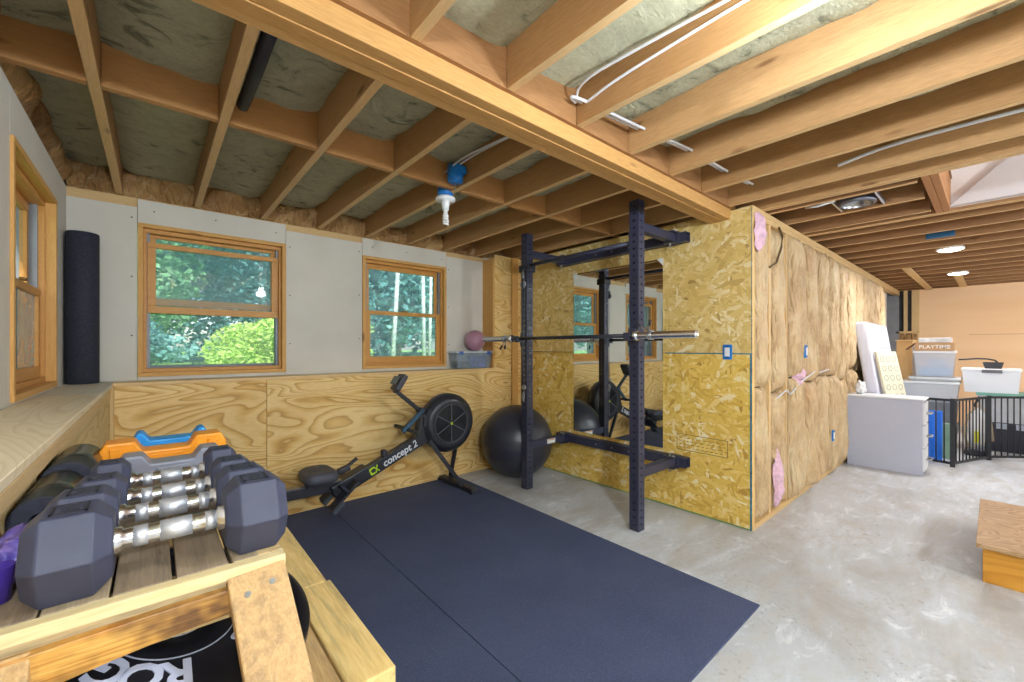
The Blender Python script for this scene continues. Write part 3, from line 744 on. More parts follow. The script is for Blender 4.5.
# spring collars
def spring(y, s_, lab, mat):
    pts = []
    for k in range(0, 37): a = R(k*30+60); pts.append((BX+.029*math.cos(a), y+s_*k*.0011, BZ+.029*math.sin(a)))
    e0 = pts[0]; e1 = pts[-1]
    pts = [(BX-.05, y-.045, BZ+.095*s_*-1 if s_>0 else BZ+.095), (BX-.02, y-.02, BZ+(.05 if s_<0 else -.045))] + pts + [(BX+.02, y+.055, BZ+(.05 if s_<0 else -.04)), (BX+.0, y+.085, BZ+(.10 if s_<0 else -.10))]
    o = thing('spring_collar', (BX, y, BZ-.03), lab, 'spring collar', 'spring collars on the barbell')
    MB().tube(pts, .0042, 7).build('coil', mat, o)
    for a, b in ((pts[0], pts[1]), (pts[-1], pts[-2])):
        a = Vector(a); b = Vector(b); MB().cyl(a, a.lerp(b, .6), .009, 10).build('grip', BLACK, o)
spring(1.545, -1, 'spring collar on the right end of the barbell, grips pointing up', STEEL)
spring(3.06, 1, 'spring collar on the left end of the barbell, grips hanging down', STEEL)

# ------------------------------------------------------------------ stability ball
tag(MB().sphere((2.822, 3.205, .3645), .3635, 64, 40, lambda d: 1+.0035*math.sin(d.z*58)*(1 if abs(d.z) < .85 else 0)).build('exercise_ball', BALLM, merge=True),
    'large black exercise ball in the corner behind the squat rack', 'exercise ball')

# ------------------------------------------------------------------ rowing machine
ro = thing('rowing_machine', (1.1, 3.3, 0), 'black rowing machine with a round flywheel standing along the plywood wall', 'rowing machine')
RB = plain('black rower metal', '24262f', .4); RG = plain('dark rower plastic', '2c2e37', .5); SEAT = plain('grey seat foam', '4b4c57', .6)
yr = 3.30
# floor feet
ff = MB().box((2.135, 3.03, .012), (2.205, 3.595, .052)).build('front_foot', RB, ro, bevel=.008)
for y in (3.02, 3.56): MB().box((2.13, y, .011), (2.21, y+.045, .03)).build('rubber_foot', MATTE, ff)
MB().bar((1.835, yr-.05, .50), (2.150, 3.20, .05), .026, .034).build('leg', RB, ro)
MB().bar((2.23, yr+.10, .46), (2.19, 3.47, .05), .026, .034).build('leg', RB, ro)
# main beam with lettering
bA = Vector((1.225, yr, .280)); bB = Vector((1.80, yr, .525))
dirb = (bB-bA).normalized(); upb = Vector((-dirb.z, 0, dirb.x))
beam = MB().bar(bA-dirb*.06, bB, .075, .095, up=upb).build('main_beam', RB, ro, bevel=.006)
v_, f_ = text_mb('concept 2', .084, .0008, .18, frame((bA.lerp(bB, .60)).to_tuple()[:1] + (yr-.0385,) + (bA.lerp(bB, .60).z-.0,), dirb, upb), .98, .002)
MB().add(v_, f_).build('lettering', plain('white lettering', 'd2d6de', .5, var=.0), beam)
lg = MB(); c = bA.lerp(bB, .20)
def pt(a, b, d=.0385): return Vector((c.x, yr-d, c.z)) + dirb*a + upb*b
ring = [(.040*math.cos(R(g))-.012, .030*math.sin(R(g))) for g in range(60, 301, 20)] + [(.018*math.cos(R(g))-.006, .017*math.sin(R(g))) for g in range(300, 59, -20)]
lg.prism([pt(a,b) for a,b in ring], (0,-.001,0))
for q in (((.0,.028),(.012,.028),(.048,-.028),(.036,-.028)), ((.034,.028),(.046,.028),(.016,-.028),(.004,-.028))): lg.prism([pt(a,b,.0386) for a,b in q], (0,-.001,0))
lg.build('emblem', plain('lime emblem', 'b9dc1c', .5, var=.0), beam)
# seat rail
rA = Vector((-.08, yr, .262)); rB = Vector((1.22, yr, .258))
rl = MB().bar(rA, rB, .055, .072).build('seat_rail', RB, ro, bevel=.004)
MB().bar(rA+Vector((0,0,.039)), rB+Vector((0,0,.039)), .066, .010).build('rail_track', plain('steel rail strip','7e828a',.3,.8), rl)
MB().bar((.02, yr, .23), (.06, yr, .05), .05, .04, up=(0,1,0)).build('leg', RB, ro)
MB().box((.02, yr-.20, .012), (.09, yr+.20, .05)).build('rear_foot', RB, ro, bevel=.006)
# seat
def seatfn(d): return 1
sm = MB(); n = 28; b0 = 0
cx, cy = .930, yr; prof = [(0,.0),(.0,.80),(.012,.95),(.035,1.0),(.058,.96),(.070,.85),(.066,.4),(.060,0)]
pts = []
for h, k in prof:
    for i in range(n):
        a = 2*math.pi*i/n; ca_, sa_ = math.cos(a), math.sin(a)
        ex = math.copysign(abs(ca_)**.55, ca_)*.125*k; ey = math.copysign(abs(sa_)**.6, sa_)*.155*k
        pts.append((cx+ex, cy+ey, .325+h + (.012*(abs(sa_)**2) if h > .05 and k > .3 else 0)))
fs = [(j*n+i, j*n+(i+1)%n, (j+1)*n+(i+1)%n, (j+1)*n+i) for j in range(len(prof)-1) for i in range(n)]
so = MB().add(pts, fs, True).build('seat', SEAT, ro)
MB().box((cx-.09, cy-.045, .285), (cx+.09, cy+.045, .325)).build('seat_carriage', RG, so, bevel=.006)
# foot plates
for s_ in (-1, 1):
    y = yr+s_*.115
    p0 = Vector((.985, y, .125)); p1 = Vector((1.175, y, .30)); d = (p1-p0).normalized(); nrm = Vector((-d.z,0,d.x))
    fp = MB().bar(p0, p1, .105, .018, up=nrm).build('foot_plate', RG, ro, bevel=.004)
    MB().bar(p0-d*.01-nrm*.02, p0.lerp(p1,.35)-nrm*.02, .10, .03, up=nrm).build('heel_cup', plain('grey heel plastic','444c58',.5), fp, bevel=.006)
    st_ = [p0.lerp(p1,.62)+Vector((0,.055,0)), p0.lerp(p1,.62)+nrm*.06+Vector((0,.04,0)), p0.lerp(p1,.62)+nrm*.075, p0.lerp(p1,.62)+nrm*.06-Vector((0,.04,0)), p0.lerp(p1,.62)-Vector((0,.055,0))]
    MB().tube(st_, .012, 8).build('strap', MATTE, fp)
MB().bar((1.02, yr, .22), (1.30, yr, .33), .12, .10, up=upb).build('footrest_bracket', RB, ro, bevel=.01)
MB().bar((1.12, yr-.05, .40), (1.20, yr-.05, .455), .03, .02).build('stirrup_clip', RG, ro, bevel=.004)
MB().bar((1.05, yr-.06, .375), (1.14, yr-.06, .40), .05, .045).build('stirrup', RG, ro, bevel=.012)
# neck, handle hooks
MB().prism([(1.70, yr-.04, .50), (1.86, yr-.04, .46), (1.92, yr-.04, .60), (1.86, yr-.04, .74), (1.76, yr-.04, .74), (1.735, yr-.04, .60)], (0,.08,0)).build('neck', RB, ro, bevel=.008)
MB().bar((1.60, yr-.02, .60), (1.80, yr-.02, .78), .03, .035).build('handle_hook', plain('blue grey bracket','28506a',.5), ro, bevel=.004)
MB().cyl((1.645, yr-.22, .615), (1.645, yr+.22, .615), .017, 14).build('handle', plain('dark handle grip','2b2a2c',.7), ro)
MB().box((1.42, yr-.03, .415), (1.46, yr+.03, .475)).build('chain_guide', RG, ro, bevel=.012)
# monitor arm
ma = MB().bar((1.775, yr, .76), (1.555, yr, .945), .030, .034, up=(.6,0,.8)).build('monitor_arm', RB, ro, bevel=.006)
MB().cyl((1.775, yr-.035, .765), (1.775, yr+.035, .765), .028, 18).build('arm_knob', RB, ro)
MB().cyl((1.55, yr-.03, .95), (1.55, yr+.03, .95), .02, 16).build('arm_knob', RB, ro)
mo = MB().bar((1.535, yr, .955), (1.620, yr, 1.085), .12, .05, up=(-.85,0,.53)).build('monitor', plain('monitor casing','33353f',.45), ro, bevel=.014)
MB().bar((1.540-.022, yr, 1.0+.012), (1.580-.022, yr, 1.064+.012), .10, .006, up=(-.85,0,.53)).build('screen', plain('monitor screen','5a615c',.2), mo)
# flywheel
WC = (2.050, yr, .628)
fw = MB().lathe((WC[0], yr+.10, WC[2]), (0,-1,0), [(0,0),(0,.21),(.02,.25),(.06,.268),(.12,.268),(.14,.261),(.155,.245),(.165,.23),(.172,.225),(.172,.172),(.166,.164),(.166,0)], 64).build('flywheel_housing', plain('dark flywheel shell','26272f',.38), ro)
yf = yr+.10-.172
MB().lathe((WC[0], yf+.001, WC[2]), (0,-1,0), [(0,.178),(.008,.178),(.008,.166),(0,.166)], 56).build('guard_ring', plain('grey guard ring','3a3c46',.35), fw)
dk = MB().lathe((WC[0], yf+.0045, WC[2]), (0,-1,0), [(0,.166),(0,0)], 48); dk.build('fan_recess', plain('near black mesh','0d0e12',.6), fw)
sp = MB()
for r_ in [.035+.0115*i for i in range(11)]: sp.lathe((WC[0], yf+.002, WC[2]), (0,-1,0), [(0,r_),(.003,r_+.001),(.003,r_+.004),(0,r_+.005)], 48)
sp.build('vent_grille', plain('dark grille','17181d',.45), fw)
s8 = MB()
for k in range(6):
    a = R(60*k+30); d = Vector((math.cos(a),0,math.sin(a)))
    s8.bar(Vector((WC[0], yf-.0035, WC[2]))+d*.02, Vector((WC[0], yf-.0035, WC[2]))+d*.166, .006, .005, up=(0,1,0))
s8.build('spoke', plain('grey spokes','565a66',.35), fw)
MB().cyl((WC[0], yf, WC[2]), (WC[0], yf-.008, WC[2]), .024, 24).build('hub', BLACK, fw)
MB().cyl((WC[0], yf-.008, WC[2]), (WC[0], yf-.0095, WC[2]), .012, 18, hole=.005).build('hub_emblem', plain('lime emblem', 'b9dc1c', .5, var=.0), fw)
MB().box((1.78, yr-.055, .62), (1.87, yr+.06, .72)).build('chain_housing', RB, ro, bevel=.012)

# ------------------------------------------------------------------ foam roller standing on the ledge
tag(MB().lathe((-.338, 3.705, ZL+.0005), (0,0,1), [(0,0),(0,.070),(.004,.076),(.93,.076),(.936,.071),(.936,0)], 48).build('foam_roller', MATTE),
    'tall black foam roller standing upright on the ledge in the corner between the windows', 'foam roller')

# ------------------------------------------------------------------ clear bin and pink ball on the ledge
bn = thing('plastic_bin', (2.62, 3.705, ZL), 'small clear plastic bin on the ledge, pink ball on its lid', 'plastic bin')
def tub(mb, x0, x1, y0, y1, z0, z1, taper=.02, th=.003, bottom=True):
    o = [(x0+taper,y0+taper,z0),(x1-taper,y0+taper,z0),(x1-taper,y1-taper,z0),(x0+taper,y1-taper,z0)]; p = [(x0,y0,z1),(x1,y0,z1),(x1,y1,z1),(x0,y1,z1)]
    i_ = [(a+(th if a < (x0+x1)/2 else -th), b+(th if b < (y0+y1)/2 else -th), c+(th if c == z0 else 0)) for a,b,c in o+p]
    mb.add(o+p+i_, [(0,1,2,3),(0,1,5,4),(1,2,6,5),(2,3,7,6),(3,0,4,7),(8,9,10,11),(8,9,13,12),(9,10,14,13),(10,11,15,14),(11,8,12,15),(4,5,13,12),(5,6,14,13),(6,7,15,14),(7,4,12,15)])
    return mb
CLR = clear_plastic('c8d6de', .55)
tub(MB(), 2.37, 2.83, 3.632, 3.79, ZL+.001, ZL+.165, .02).build('tub', clear_plastic('b4c4d0', .72), bn)
ld = MB().box((2.36, 3.625, ZL+.166), (2.84, 3.796, ZL+.186)).build('lid', clear_plastic('dfe6f0', .25), bn, bevel=.004)
for x in (2.40, 2.76): MB().box((x, 3.619, ZL+.150), (x+.05, 3.628, ZL+.184)).build('latch', plain('blue grey latch','3a5aa0',.4), bn, bevel=.002)
for nm, a, b, col, lab in (('box', (2.59,3.67,ZL+.006),(2.78,3.76,ZL+.135),'2646a8','blue cardboard box inside the clear bin on the ledge'),
                      ('pouch',(2.41,3.67,ZL+.006),(2.57,3.76,ZL+.08),'3e4450','dark pouch inside the clear bin on the ledge')):
    tag(MB().box(a, b).build(nm, plain(col, col, .5, var=.35, vs=25), bevel=.008), lab, nm)
tag(MB().sphere((2.66, 3.71, ZL+.1875+.112), .112, 40, 26).build('pilates_ball', plain('dusty pink vinyl','b98aa0',.35,var=.03)), 'small dusty pink ball on the clear bin on the ledge', 'ball')

# ------------------------------------------------------------------ wooden dumbbell stand
DK = .945
ws = thing('wooden_stand', (.0, 1.35, 0), 'rough pallet-wood stand with splayed legs carrying the row of dumbbells', 'stand')
PW = [pine('y','a8957a','85705a', dirt=.35), pine('y','b8a586','8f7a60', dirt=.3), pine('y','a08c72','7c6a54', dirt=.4)]
ys = .885
xs = [-.195, -.122, -.048, .028, .104]
for k, x in enumerate(xs): part(MB().box((x, .868, DK-.020), (x+.070, 1.93, DK-.0005)), 'deck_plank', PW[k%3], ws, bevel=.002)
for k, y in enumerate((.905, 1.38, 1.86)): part(MB().box((-.195, y-.02, DK-.105), (.174, y+.02, DK-.0205)), 'cross_rail', pine('x','cdb07c','a98650',dirt=.3), ws, bevel=.002)
part(MB().box((-.40+.2, .843, DK-.021), (.182, .8675, DK-.001)), 'front_strip', pine('x','ead8a8','d3b67c'), ws, bevel=.002)
part(MB().box((-.198, .853, DK-.060), (.178, .8675, DK-.0215)), 'front_board', pine('x','d6c298','b99b66', dirt=.35), ws, bevel=.0015)
# charred apron, sagging towards the left
ap = MB(); n = 16; pts = []
for i in range(n+1):
    u = i/n; x = -.21+.335*u; sag = -.016*(1-u)**1.5; zt = .914+sag*.4; zb = .874-.032*(1-u)+.006*math.sin(u*math.pi)
    pts.append([(x,.835,zb),(x,.8525,zb),(x,.8525,zt),(x,.835,zt)])
vs = [p for q in pts for p in q]; fs = [(i*4+a, i*4+(a+1)%4, i*4+4+(a+1)%4, i*4+4+a) for i in range(n) for a in range(4)] + [(0,1,2,3), (n*4,n*4+1,n*4+2,n*4+3)]
t = NT('scorched pine'); co = t.geo(); n1 = t.noise(t.map(co, (2.5,14,60)), 3, 4, .6, .3); n2 = t.noise(t.map(co,(9,5,12), loc=(.3,0,0)), 1, 3, .6)
cl2 = t.ramp(n1, [(.35,'b5762c'),(.55,'d9a552'),(.75,'eac27a')]); cl2 = t.mix(t.ramp(n2, [(.40,(0,0,0,1)),(.56,(.85,.85,.85,1))]), cl2, t.ramp(n1, [(.4,'3a2520'),(.7,'7a4c2c')]))
SCORCH = t.fin(cl2, .45)
part(MB().add(vs, fs), 'apron', SCORCH, ws, bevel=.002)
# splayed front leg
def leg(top, bot, w, th, mat, name='leg'):
    top = Vector(top); bot = Vector(bot); return part(MB().bar(bot, top, w, th, up=(0,-.72,.69)), name, mat, ws, bevel=.003)
LGM = pine('z','d0ad7c','a67f4c', dirt=.3)
lg_ = leg((.136,.850,.925), (.205,.19,.20), .088, .024, LGM)
ltop = Vector((.136,.850,.925)); ldir = (Vector((.205,.19,.20))-ltop).normalized(); lac = ldir.cross(Vector((0,-.72,.69))).normalized(); lnm = lac.cross(ldir).normalized()
if lnm.y > 0: lnm = -lnm
for (a, b) in ((-.018, .030), (.020, .036)):
    q = ltop + lac*a + ldir*b + lnm*.0115; MB().cyl(q, q+lnm*.0025, .0050, 12).build('screw', STEEL, lg_)
part(MB().box((.16,.17,0), (.25,.23,.21)), 'leg_foot', LGM, ws, bevel=.003)
leg((-.165,.850,.905), (-.150,.40,.42), .080, .024, LGM)
part(MB().box((-.19,.37,0), (-.11,.43,.43)), 'leg_foot', LGM, ws, bevel=.003)
part(MB().box((.105, .870, 0), (.175, .905, DK-.106)), 'post', LGM, ws, bevel=.003) if False else None
# lower frame whose side rail shows on the right
RM = pine('y','ecd090','cda458', dirt=.3)
part(MB().box((.268, .760, .662), (.357, 1.16, .700)), 'side_rail', RM, ws, bevel=.004)
part(MB().box((.268, 1.161, .662), (.349, 1.95, .699)), 'side_rail', RM, ws, bevel=.004)
part(MB().box((.225, .772, .640), (.266, 1.95, .694)), 'side_rail', pine('y','d8b680','b48a50', dirt=.3), ws, bevel=.003)
for y in (.80, 1.88):
    for x in (-.19, .28): part(MB().box((x, y, 0), (x+.07, y+.06, .639 if x < 0 else .661)), 'post', RM, ws, bevel=.003)
for y in (1.02, 1.82): part(MB().box((-.195, y, .60), (.266, y+.09, .6395)), 'shelf_slat', pine('x','cdb07c','a98650',dirt=.3), ws, bevel=.002)
part(MB().box((-.195, .80, .585), (.266, .86, .64)), 'shelf_slat', pine('x','cdb07c','a98650',dirt=.3), ws, bevel=.002)
for y in (1.50, 1.885): part(MB().box((-.19, y, .6395), (-.13, y+.04, DK-.106)), 'post', RM, ws, bevel=.003)
for y in (1.40, 1.885): part(MB().box((.11, y, .6395), (.17, y+.04, DK-.106)), 'post', RM, ws, bevel=.003)
part(MB().box((.142, .868, DK-.105), (.182, .905, DK-.0)), 'corner_block', pine('z','d9bf8e','b79562',dirt=.3), ws, bevel=.002)

# ------------------------------------------------------------------ bumper plate under the deck
pc = Vector((.031, .957, .838)); th_, ph_ = .305, .859
nrm = Vector((math.sin(th_)*math.sin(ph_), -math.sin(th_)*math.cos(ph_), math.cos(th_)))
def bumper(cen, label):
    bp = thing('bumper_plate', tuple(cen), label, 'bumper plate', None)
    MB().lathe(cen, nrm, [(-.078,.026),(-.078,.045),(-.072,.20),(-.078,.205),(-.076,.222),(-.070,.2255),(-.008,.2255),(-.001,.222),(.0,.206),(-.006,.203),(-.008,.20),(-.008,.094),(-.005,.092),(-.005,.049),(-.008,.047),(-.008,.026),(-.078,.026)], 90).build('rubber_disc', plain('satin black rubber','121319',.32,var=.1), bp)
    MB().lathe(cen, nrm, [(-.07,.0255),(.002,.0255),(.002,.042),(-.006,.045)], 40).build('steel_hub', STEEL, bp)
    rg = MB()
    rg.lathe(cen-nrm*.0052, nrm, [(0,.091),(.0012,.0915),(.0012,.093),(0,.0935)], 80)
    rg.build('white_ring', plain('grey white paint','8f94a4',.5), bp)
    # ribs round the rim
    rb = MB()
    a = nrm.cross(Vector((0,0,1))).normalized(); b = nrm.cross(a)
    for k in range(5): rb.lathe(cen-nrm*(.016+.012*k), nrm, [(0,.2255),(-.003,.2268),(-.006,.2255)], 90)
    rb.build('rim_rib', plain('rib rubber','20222c',.5), bp)
    return bp, a, b
bp, a_, b_ = bumper(pc, 'black bumper plate with white block lettering lying tilted under the dumbbell deck')
# lettering runs round the face; each letter stands on its own radius
def ring_text(s, mid_dir, r, size, step, ext=.0008, bold=.0, sx=1.0):
    mb = MB(); mid = Vector(mid_dir); mid = (mid - nrm*mid.dot(nrm)).normalized()
    for i, ch in enumerate(s):
        ang = -(i-(len(s)-1)/2)*step
        rad = Matrix.Rotation(ang, 3, nrm) @ mid
        xa = rad.cross(nrm)                      # reading direction with tops pointing outward
        m = frame(tuple(pc + rad*r - nrm*.0072), xa, rad)
        v, f = text_mb(ch, size, ext, .0, m, 1, bold); mb.add(v, f)
    return mb
LW = plain('white raised lettering','b9bed2',.45,var=.0)
ring_text('ROGUE', (-.67,-.74,0), .120, .070, .375, .0011, .002).build('lettering', LW, bp)
ring_text('45LB', (.91,-.40,0), .112, .030, .17, .001, .001).build('weight_lettering', LW, bp)
ring_text('45LB', (-.2,.98,0), .112, .030, .17, .001, .001).build('weight_lettering', LW, bp)

# ------------------------------------------------------------------ dumbbells
def dumbbell(xc, yc, F, L, gap, label, rot=0):
    o = thing('dumbbell', (xc, yc, DK), label, 'dumbbell', 'hexagonal dumbbells on the wooden stand'); zc = DK+F/2
    hd = (L-gap)/2
    def hexpts(x, f): return [(x, yc+f/1.7320508*math.cos(R(60*i)), zc+f/1.7320508*math.sin(R(60*i))) for i in range(6)]
    for s_ in (-1, 1):
        xi = xc+s_*gap/2; xo = xc+s_*L/2
        st = [(xi, F*.70), (xi+s_*hd*.22, F), (xo-s_*hd*.20, F), (xo, F*.74)]
        vs = []; [vs.extend(hexpts(x, f)) for x, f in st]
        fs = [(j*6+i, j*6+(i+1)%6, j*6+6+(i+1)%6, j*6+6+i) for j in range(3) for i in range(6)] + [tuple(range(6)), tuple(range(18,24))]
        h = MB().add(vs, fs).build('head', HEXR, o, bevel=.0022, seg=2)
        lx0, lx1 = sorted((xi+s_*hd*.30, xo-s_*hd*.28)); fr = MB(); z = zc+F/2; yw = F*.17
        fr.box((lx0, yc-yw, z-.001), (lx1, yc-yw+.003, z+.0015)).box((lx0, yc+yw-.003, z-.001), (lx1, yc+yw, z+.0015)).box((lx0, yc-yw, z-.001), (lx0+.003, yc+yw, z+.0015)).box((lx1-.003, yc-yw, z-.001), (lx1, yc+yw, z+.0015))
        fr.box((lx0+.010, yc-yw*.5, z-.001), (lx1-.010, yc-yw*.25, z+.001)).box((lx0+.010, yc+yw*.2, z-.001), (lx1-.010, yc+yw*.45, z+.001))
        fr.build('raised_panel', plain('worn black rubber','1f2128',.4), h)
    r = .0165; g = gap/2
    MB().lathe((xc-g-.01, yc, zc), (1,0,0), [(0,r*1.25),(.018,r*1.25),(.020,r*.95),(gap*.5+.01-.03,r*.95),(gap*.5+.01,r*1.0),(gap*.5+.04,r*.95),(gap,r*.95),(gap+.002,r*1.25),(gap+.02,r*1.25)], 28).build('handle', CHROME, o)
    for a0, a1 in ((-.30,-.19),(-.10,.16),(.27,.36)):
        rr = r*1.03 if a0 == -.10 else r*1.0
        MB().cyl((xc+a0*gap*1.15, yc, zc), (xc+a1*gap*1.15, yc, zc), rr, 28).build('knurled_band', KNURL, o)
    return o
dumbbell(.024, .922, .127, .336, .144, 'largest black hexagonal dumbbell, nearest the camera at the front of the stand')
dumbbell(.024, 1.068, .116, .330, .146, 'hexagonal dumbbell second from the front, right behind the largest one')
dumbbell(.028, 1.192, .110, .300, .140, 'hexagonal dumbbell third from the front of the wooden stand')
dumbbell(.028, 1.345, .108, .276, .140, 'rearmost hexagonal dumbbell, just in front of the grey tray')

# ------------------------------------------------------------------ coloured trays behind the dumbbells
def tray(x0, x1, y, h, hl, mid, depth, col, label, r=.0):
    """long moulded block: raised ends, lower middle, flared foot"""
    o = thing('plastic_hurdle', ((x0+x1)/2, y, DK), label, 'plastic hurdle', 'coloured plastic hurdles on the wooden stand')
    w = x1-x0; z = DK
    e = w*hl
    prof = [(x0+.0, z+.001), (x0+.006, z+h*.72), (x0+.02, z+h), (x0+e, z+h), (x0+e+.018, z+mid), (x1-e-.018, z+mid), (x1-e, z+h), (x1-.02, z+h), (x1-.006, z+h*.72), (x1, z+.001)]
    m = plain('moulded plastic '+col, col, .38, var=.03)
    MB().prism([(a, y-depth/2, b) for a, b in prof], (0,depth,0)).build('body', m, o, bevel=.006, seg=3)
    MB().box((x0-.004, y-depth/2-.006, z+.0005), (x1+.004, y+depth/2+.006, z+.012)).build('foot', m, o, bevel=.004)
    MB().box((x0+e+.03, y-depth/2-.004, z+.020), (x1-e-.03, y-depth/2+.002, z+mid-.012)).build('rib', m, o, bevel=.003)
    for xx in (x0+e*.35, x1-e*.65): MB().box((xx, y-depth/2-.004, z+.018), (xx+e*.3, y-depth/2+.002, z+h-.015)).build('rib', m, o, bevel=.003)
tray(-.085, .165, 1.56, .078, .24, .052, .075, '83848f', 'grey moulded plastic hurdle on the stand, in front of the orange one')
tray(-.128, .186, 1.70, .096, .27, .064, .085, 'ee9416', 'orange moulded plastic hurdle on the stand, between the grey and blue ones')
tray(-.062, .152, 1.83, .098, .16, .072, .075, '1f8fd6', 'blue moulded plastic hurdle on the stand, behind the orange one')

# ------------------------------------------------------------------ foam tubes and purple items beside the ledge
def pad(x, y0, y1, r, lab):
    o = thing('foam_pad', (x, y0, DK), lab, 'foam pad', 'hollow black foam pads beside the ledge')
    MB().cyl((x, y0, DK+r+.001), (x, y1, DK+r+.001), r, 40, hole=.015).build('foam_core', MATTE, o)
    MB().cyl((x, y0+.012, DK+r+.001), (x, y1-.012, DK+r+.001), r+.0012, 40, hole=r-.001).build('glossy_cover', plain('glossy dark vinyl','33342f',.25), o)
pad(-.1655, 1.185, 1.43, .0425, 'hollow black foam pad nearer the camera, between the ledge and the dumbbells')
pad(-.1595, 1.45, 1.72, .0475, 'hollow black foam pad farther back, between the ledge and the hurdles')
PUR = mk_checker_crinkle('crumpled purple film', '5a4aa8', 'a892e0')
def crump(c, r, seed): return MB().sphere(c, r, 40, 26, lambda d: 1+noise.noise(d*2.1+Vector((seed,0,0)))*.35+abs(noise.noise(d*5.5+Vector((seed,1,0))))*.22)
tag(crump((-.168, 1.06, DK+.034), (.034,.080,.034), 3).build('exercise_band', PUR, merge=True), 'crumpled purple exercise band between the ledge and the foam pad', 'exercise band')
cup = thing('purple_cup', (-.176, .955, DK), 'small violet tub left of the largest dumbbell at the photo edge', 'tub')
MB().lathe((-.178, .955, DK+.0005), (0,0,1), [(0,0),(0,.017),(.050,.021),(.052,.0215),(.052,.019),(.004,.016),(.004,0)], 30).build('cup_body', plain('violet plastic','5038a0',.35,var=.1), cup)

# ------------------------------------------------------------------ things on the ceiling
def junction(loc, lab, w=.10, h=.07):
    o = thing('junction_box', loc, lab, 'junction box'); x, y, z = loc
    MB().lathe((x,y,z), (0,0,1), [(0,0),(0,w/2*.94),(h*.3,w/2),(h,w/2),(h,0)], 20).build('box_body', BLUE, o)
    return o
j1 = junction((1.475, 2.395, 2.322), 'blue round ceiling box above the bare bulb holder', .105, .10)
lh = thing('lamp_holder', (1.475, 2.395, 2.15), 'white porcelain bulb holder with a small spiral bulb, unlit, under the ceiling box', 'lamp holder')
MB().lathe((1.475,2.395,2.32), (0,0,-1), [(0,0),(0,.060),(.010,.066),(.022,.064),(.026,.030),(.055,.024),(.085,.022),(.085,0)], 32).build('holder_base', WHITE, lh)
MB().lathe((1.475,2.395,2.236), (0,0,-1), [(0,.013),(.03,.016),(.032,.020),(.052,.020),(.054,.0)], 24).build('bulb_base', WHITE, lh)
MB().tube([(1.475+.017*math.cos(R(a)), 2.395+.017*math.sin(R(a)), 2.182-a*.0000415) for a in range(0,1081,24)], .006, 8).build('spiral_bulb', WHITE, lh)
j2 = thing('junction_box', (1.428, 2.20, 2.352), 'blue round ceiling box mounted on a joist with two white cables', 'junction box')
MB().lathe((1.426,2.20,2.352), (0,0,1), [(0,0),(0,.046),(.03,.050),(.10,.050),(.10,0)], 20).build('box_body', BLUE, j2)
MB().tube([(1.426,2.20,2.352),(1.427,2.20,2.315)], .0025, 6).build('screw', STEEL, j2)
MB().box((1.40,2.14,2.395), (1.47,2.17,2.44)).build('side_tab', BLUE, j2, bevel=.003)
def cable(name, pts, lab, r=.006, n=2, mat=WIRE):
    # smooth the path
    P = [Vector(p) for p in pts]
    for _ in range(n):
        Q = [P[0]]
        for a, b in zip(P, P[1:]): Q += [a.lerp(b,.25), a.lerp(b,.75)]
        Q.append(P[-1]); P = Q
    return tag(MB().tube(P, r, 8).build(name, mat), lab, 'cable')
cx_ = 1.478
cable('cable', [(cx_,1.20,2.425),(cx_-.012,1.05,2.44),(cx_-.004,.80,2.455),(cx_,.5,2.465),(cx_,.2,2.45),(cx_,-.4,2.46)], 'white cable along the joist side at the top of the photo, lower strand of two')
cable('cable', [(cx_-.03,1.24,2.43),(cx_-.10,1.16,2.455),(cx_-.06,.9,2.475),(cx_-.02,.5,2.48),(cx_-.012,.2,2.465),(cx_,-.4,2.48)], 'white cable near the joist at the top of the photo, upper sagging strand')
cable('cable', [(cx_-.03,1.24,2.43),(1.38,1.22,2.425),(1.45,1.20,2.425),(1.9,1.17,2.435),(2.3,1.12,2.44),(2.7,1.1,2.425),(3.1,1.08,2.435)], 'white cable running through holes across the joists beside the beam', .007)
cable('cable', [(cx_-.03,1.22,2.44),(1.42,1.235,2.43),(1.9,1.21,2.45),(2.3,1.15,2.45),(2.7,1.13,2.435),(3.1,1.11,2.445)], 'second white cable running across the joists, farther one beside the beam', .006)
cable('cable', [(3.135,.62,2.42),(3.13,.40,2.455),(3.12,.1,2.45),(3.12,-.3,2.44),(3.12,-.8,2.44)], 'white cable along a joist at the upper right, left of the stair opening', .010)
cable('cable', [(1.43,2.16,2.45),(1.45,2.0,2.47),(1.455,1.75,2.46),(1.45,1.46,2.44)], 'white cable leaving the joist-mounted blue box toward the beam, right strand', .0055)
cable('cable', [(1.40,2.28,2.43),(1.38,2.05,2.44),(1.40,1.75,2.43),(1.43,1.46,2.42)], 'white cable toward the beam left of the joist-mounted blue box', .0055)
tag(MB().tube([(.30,1.45,2.40),(.302,1.9,2.398),(.30,2.15,2.40),(.30,2.20,2.402)], .024, 16).build('foam_pipe', plain('dark navy pipe foam','23232c',.6)), 'dark foam-wrapped pipe hanging beside a joist at the upper left', 'pipe')
# recessed can between joists near the stair opening
rc = thing('recessed_can', (3.80,.64,2.34), 'unlit round metal recessed light can between joists near the stair opening', 'light fitting')
MB().lathe((3.80,.64,2.338), (0,0,1), [(0,.092),(0,.104),(.02,.104),(.15,.09),(.15,0)], 32).build('can', plain('dark grey metal can','6a6a72',.4,.6), rc)
MB().lathe((3.80,.64,2.340), (0,0,1), [(.0,.091),(.10,.07),(.10,0)], 28).build('reflector', plain('grey reflector','a4a6ac',.25,.8), rc)
for y in (.52,.76): MB().box((3.612,y-.006,2.352), (3.988,y+.006,2.38)).build('hanger_bar', STEEL, rc)
MB().tube([(3.66,.74,2.36),(3.64,.84,2.34),(3.68,.92,2.36)], .008, 6).build('clip_wire', WIRE, rc)

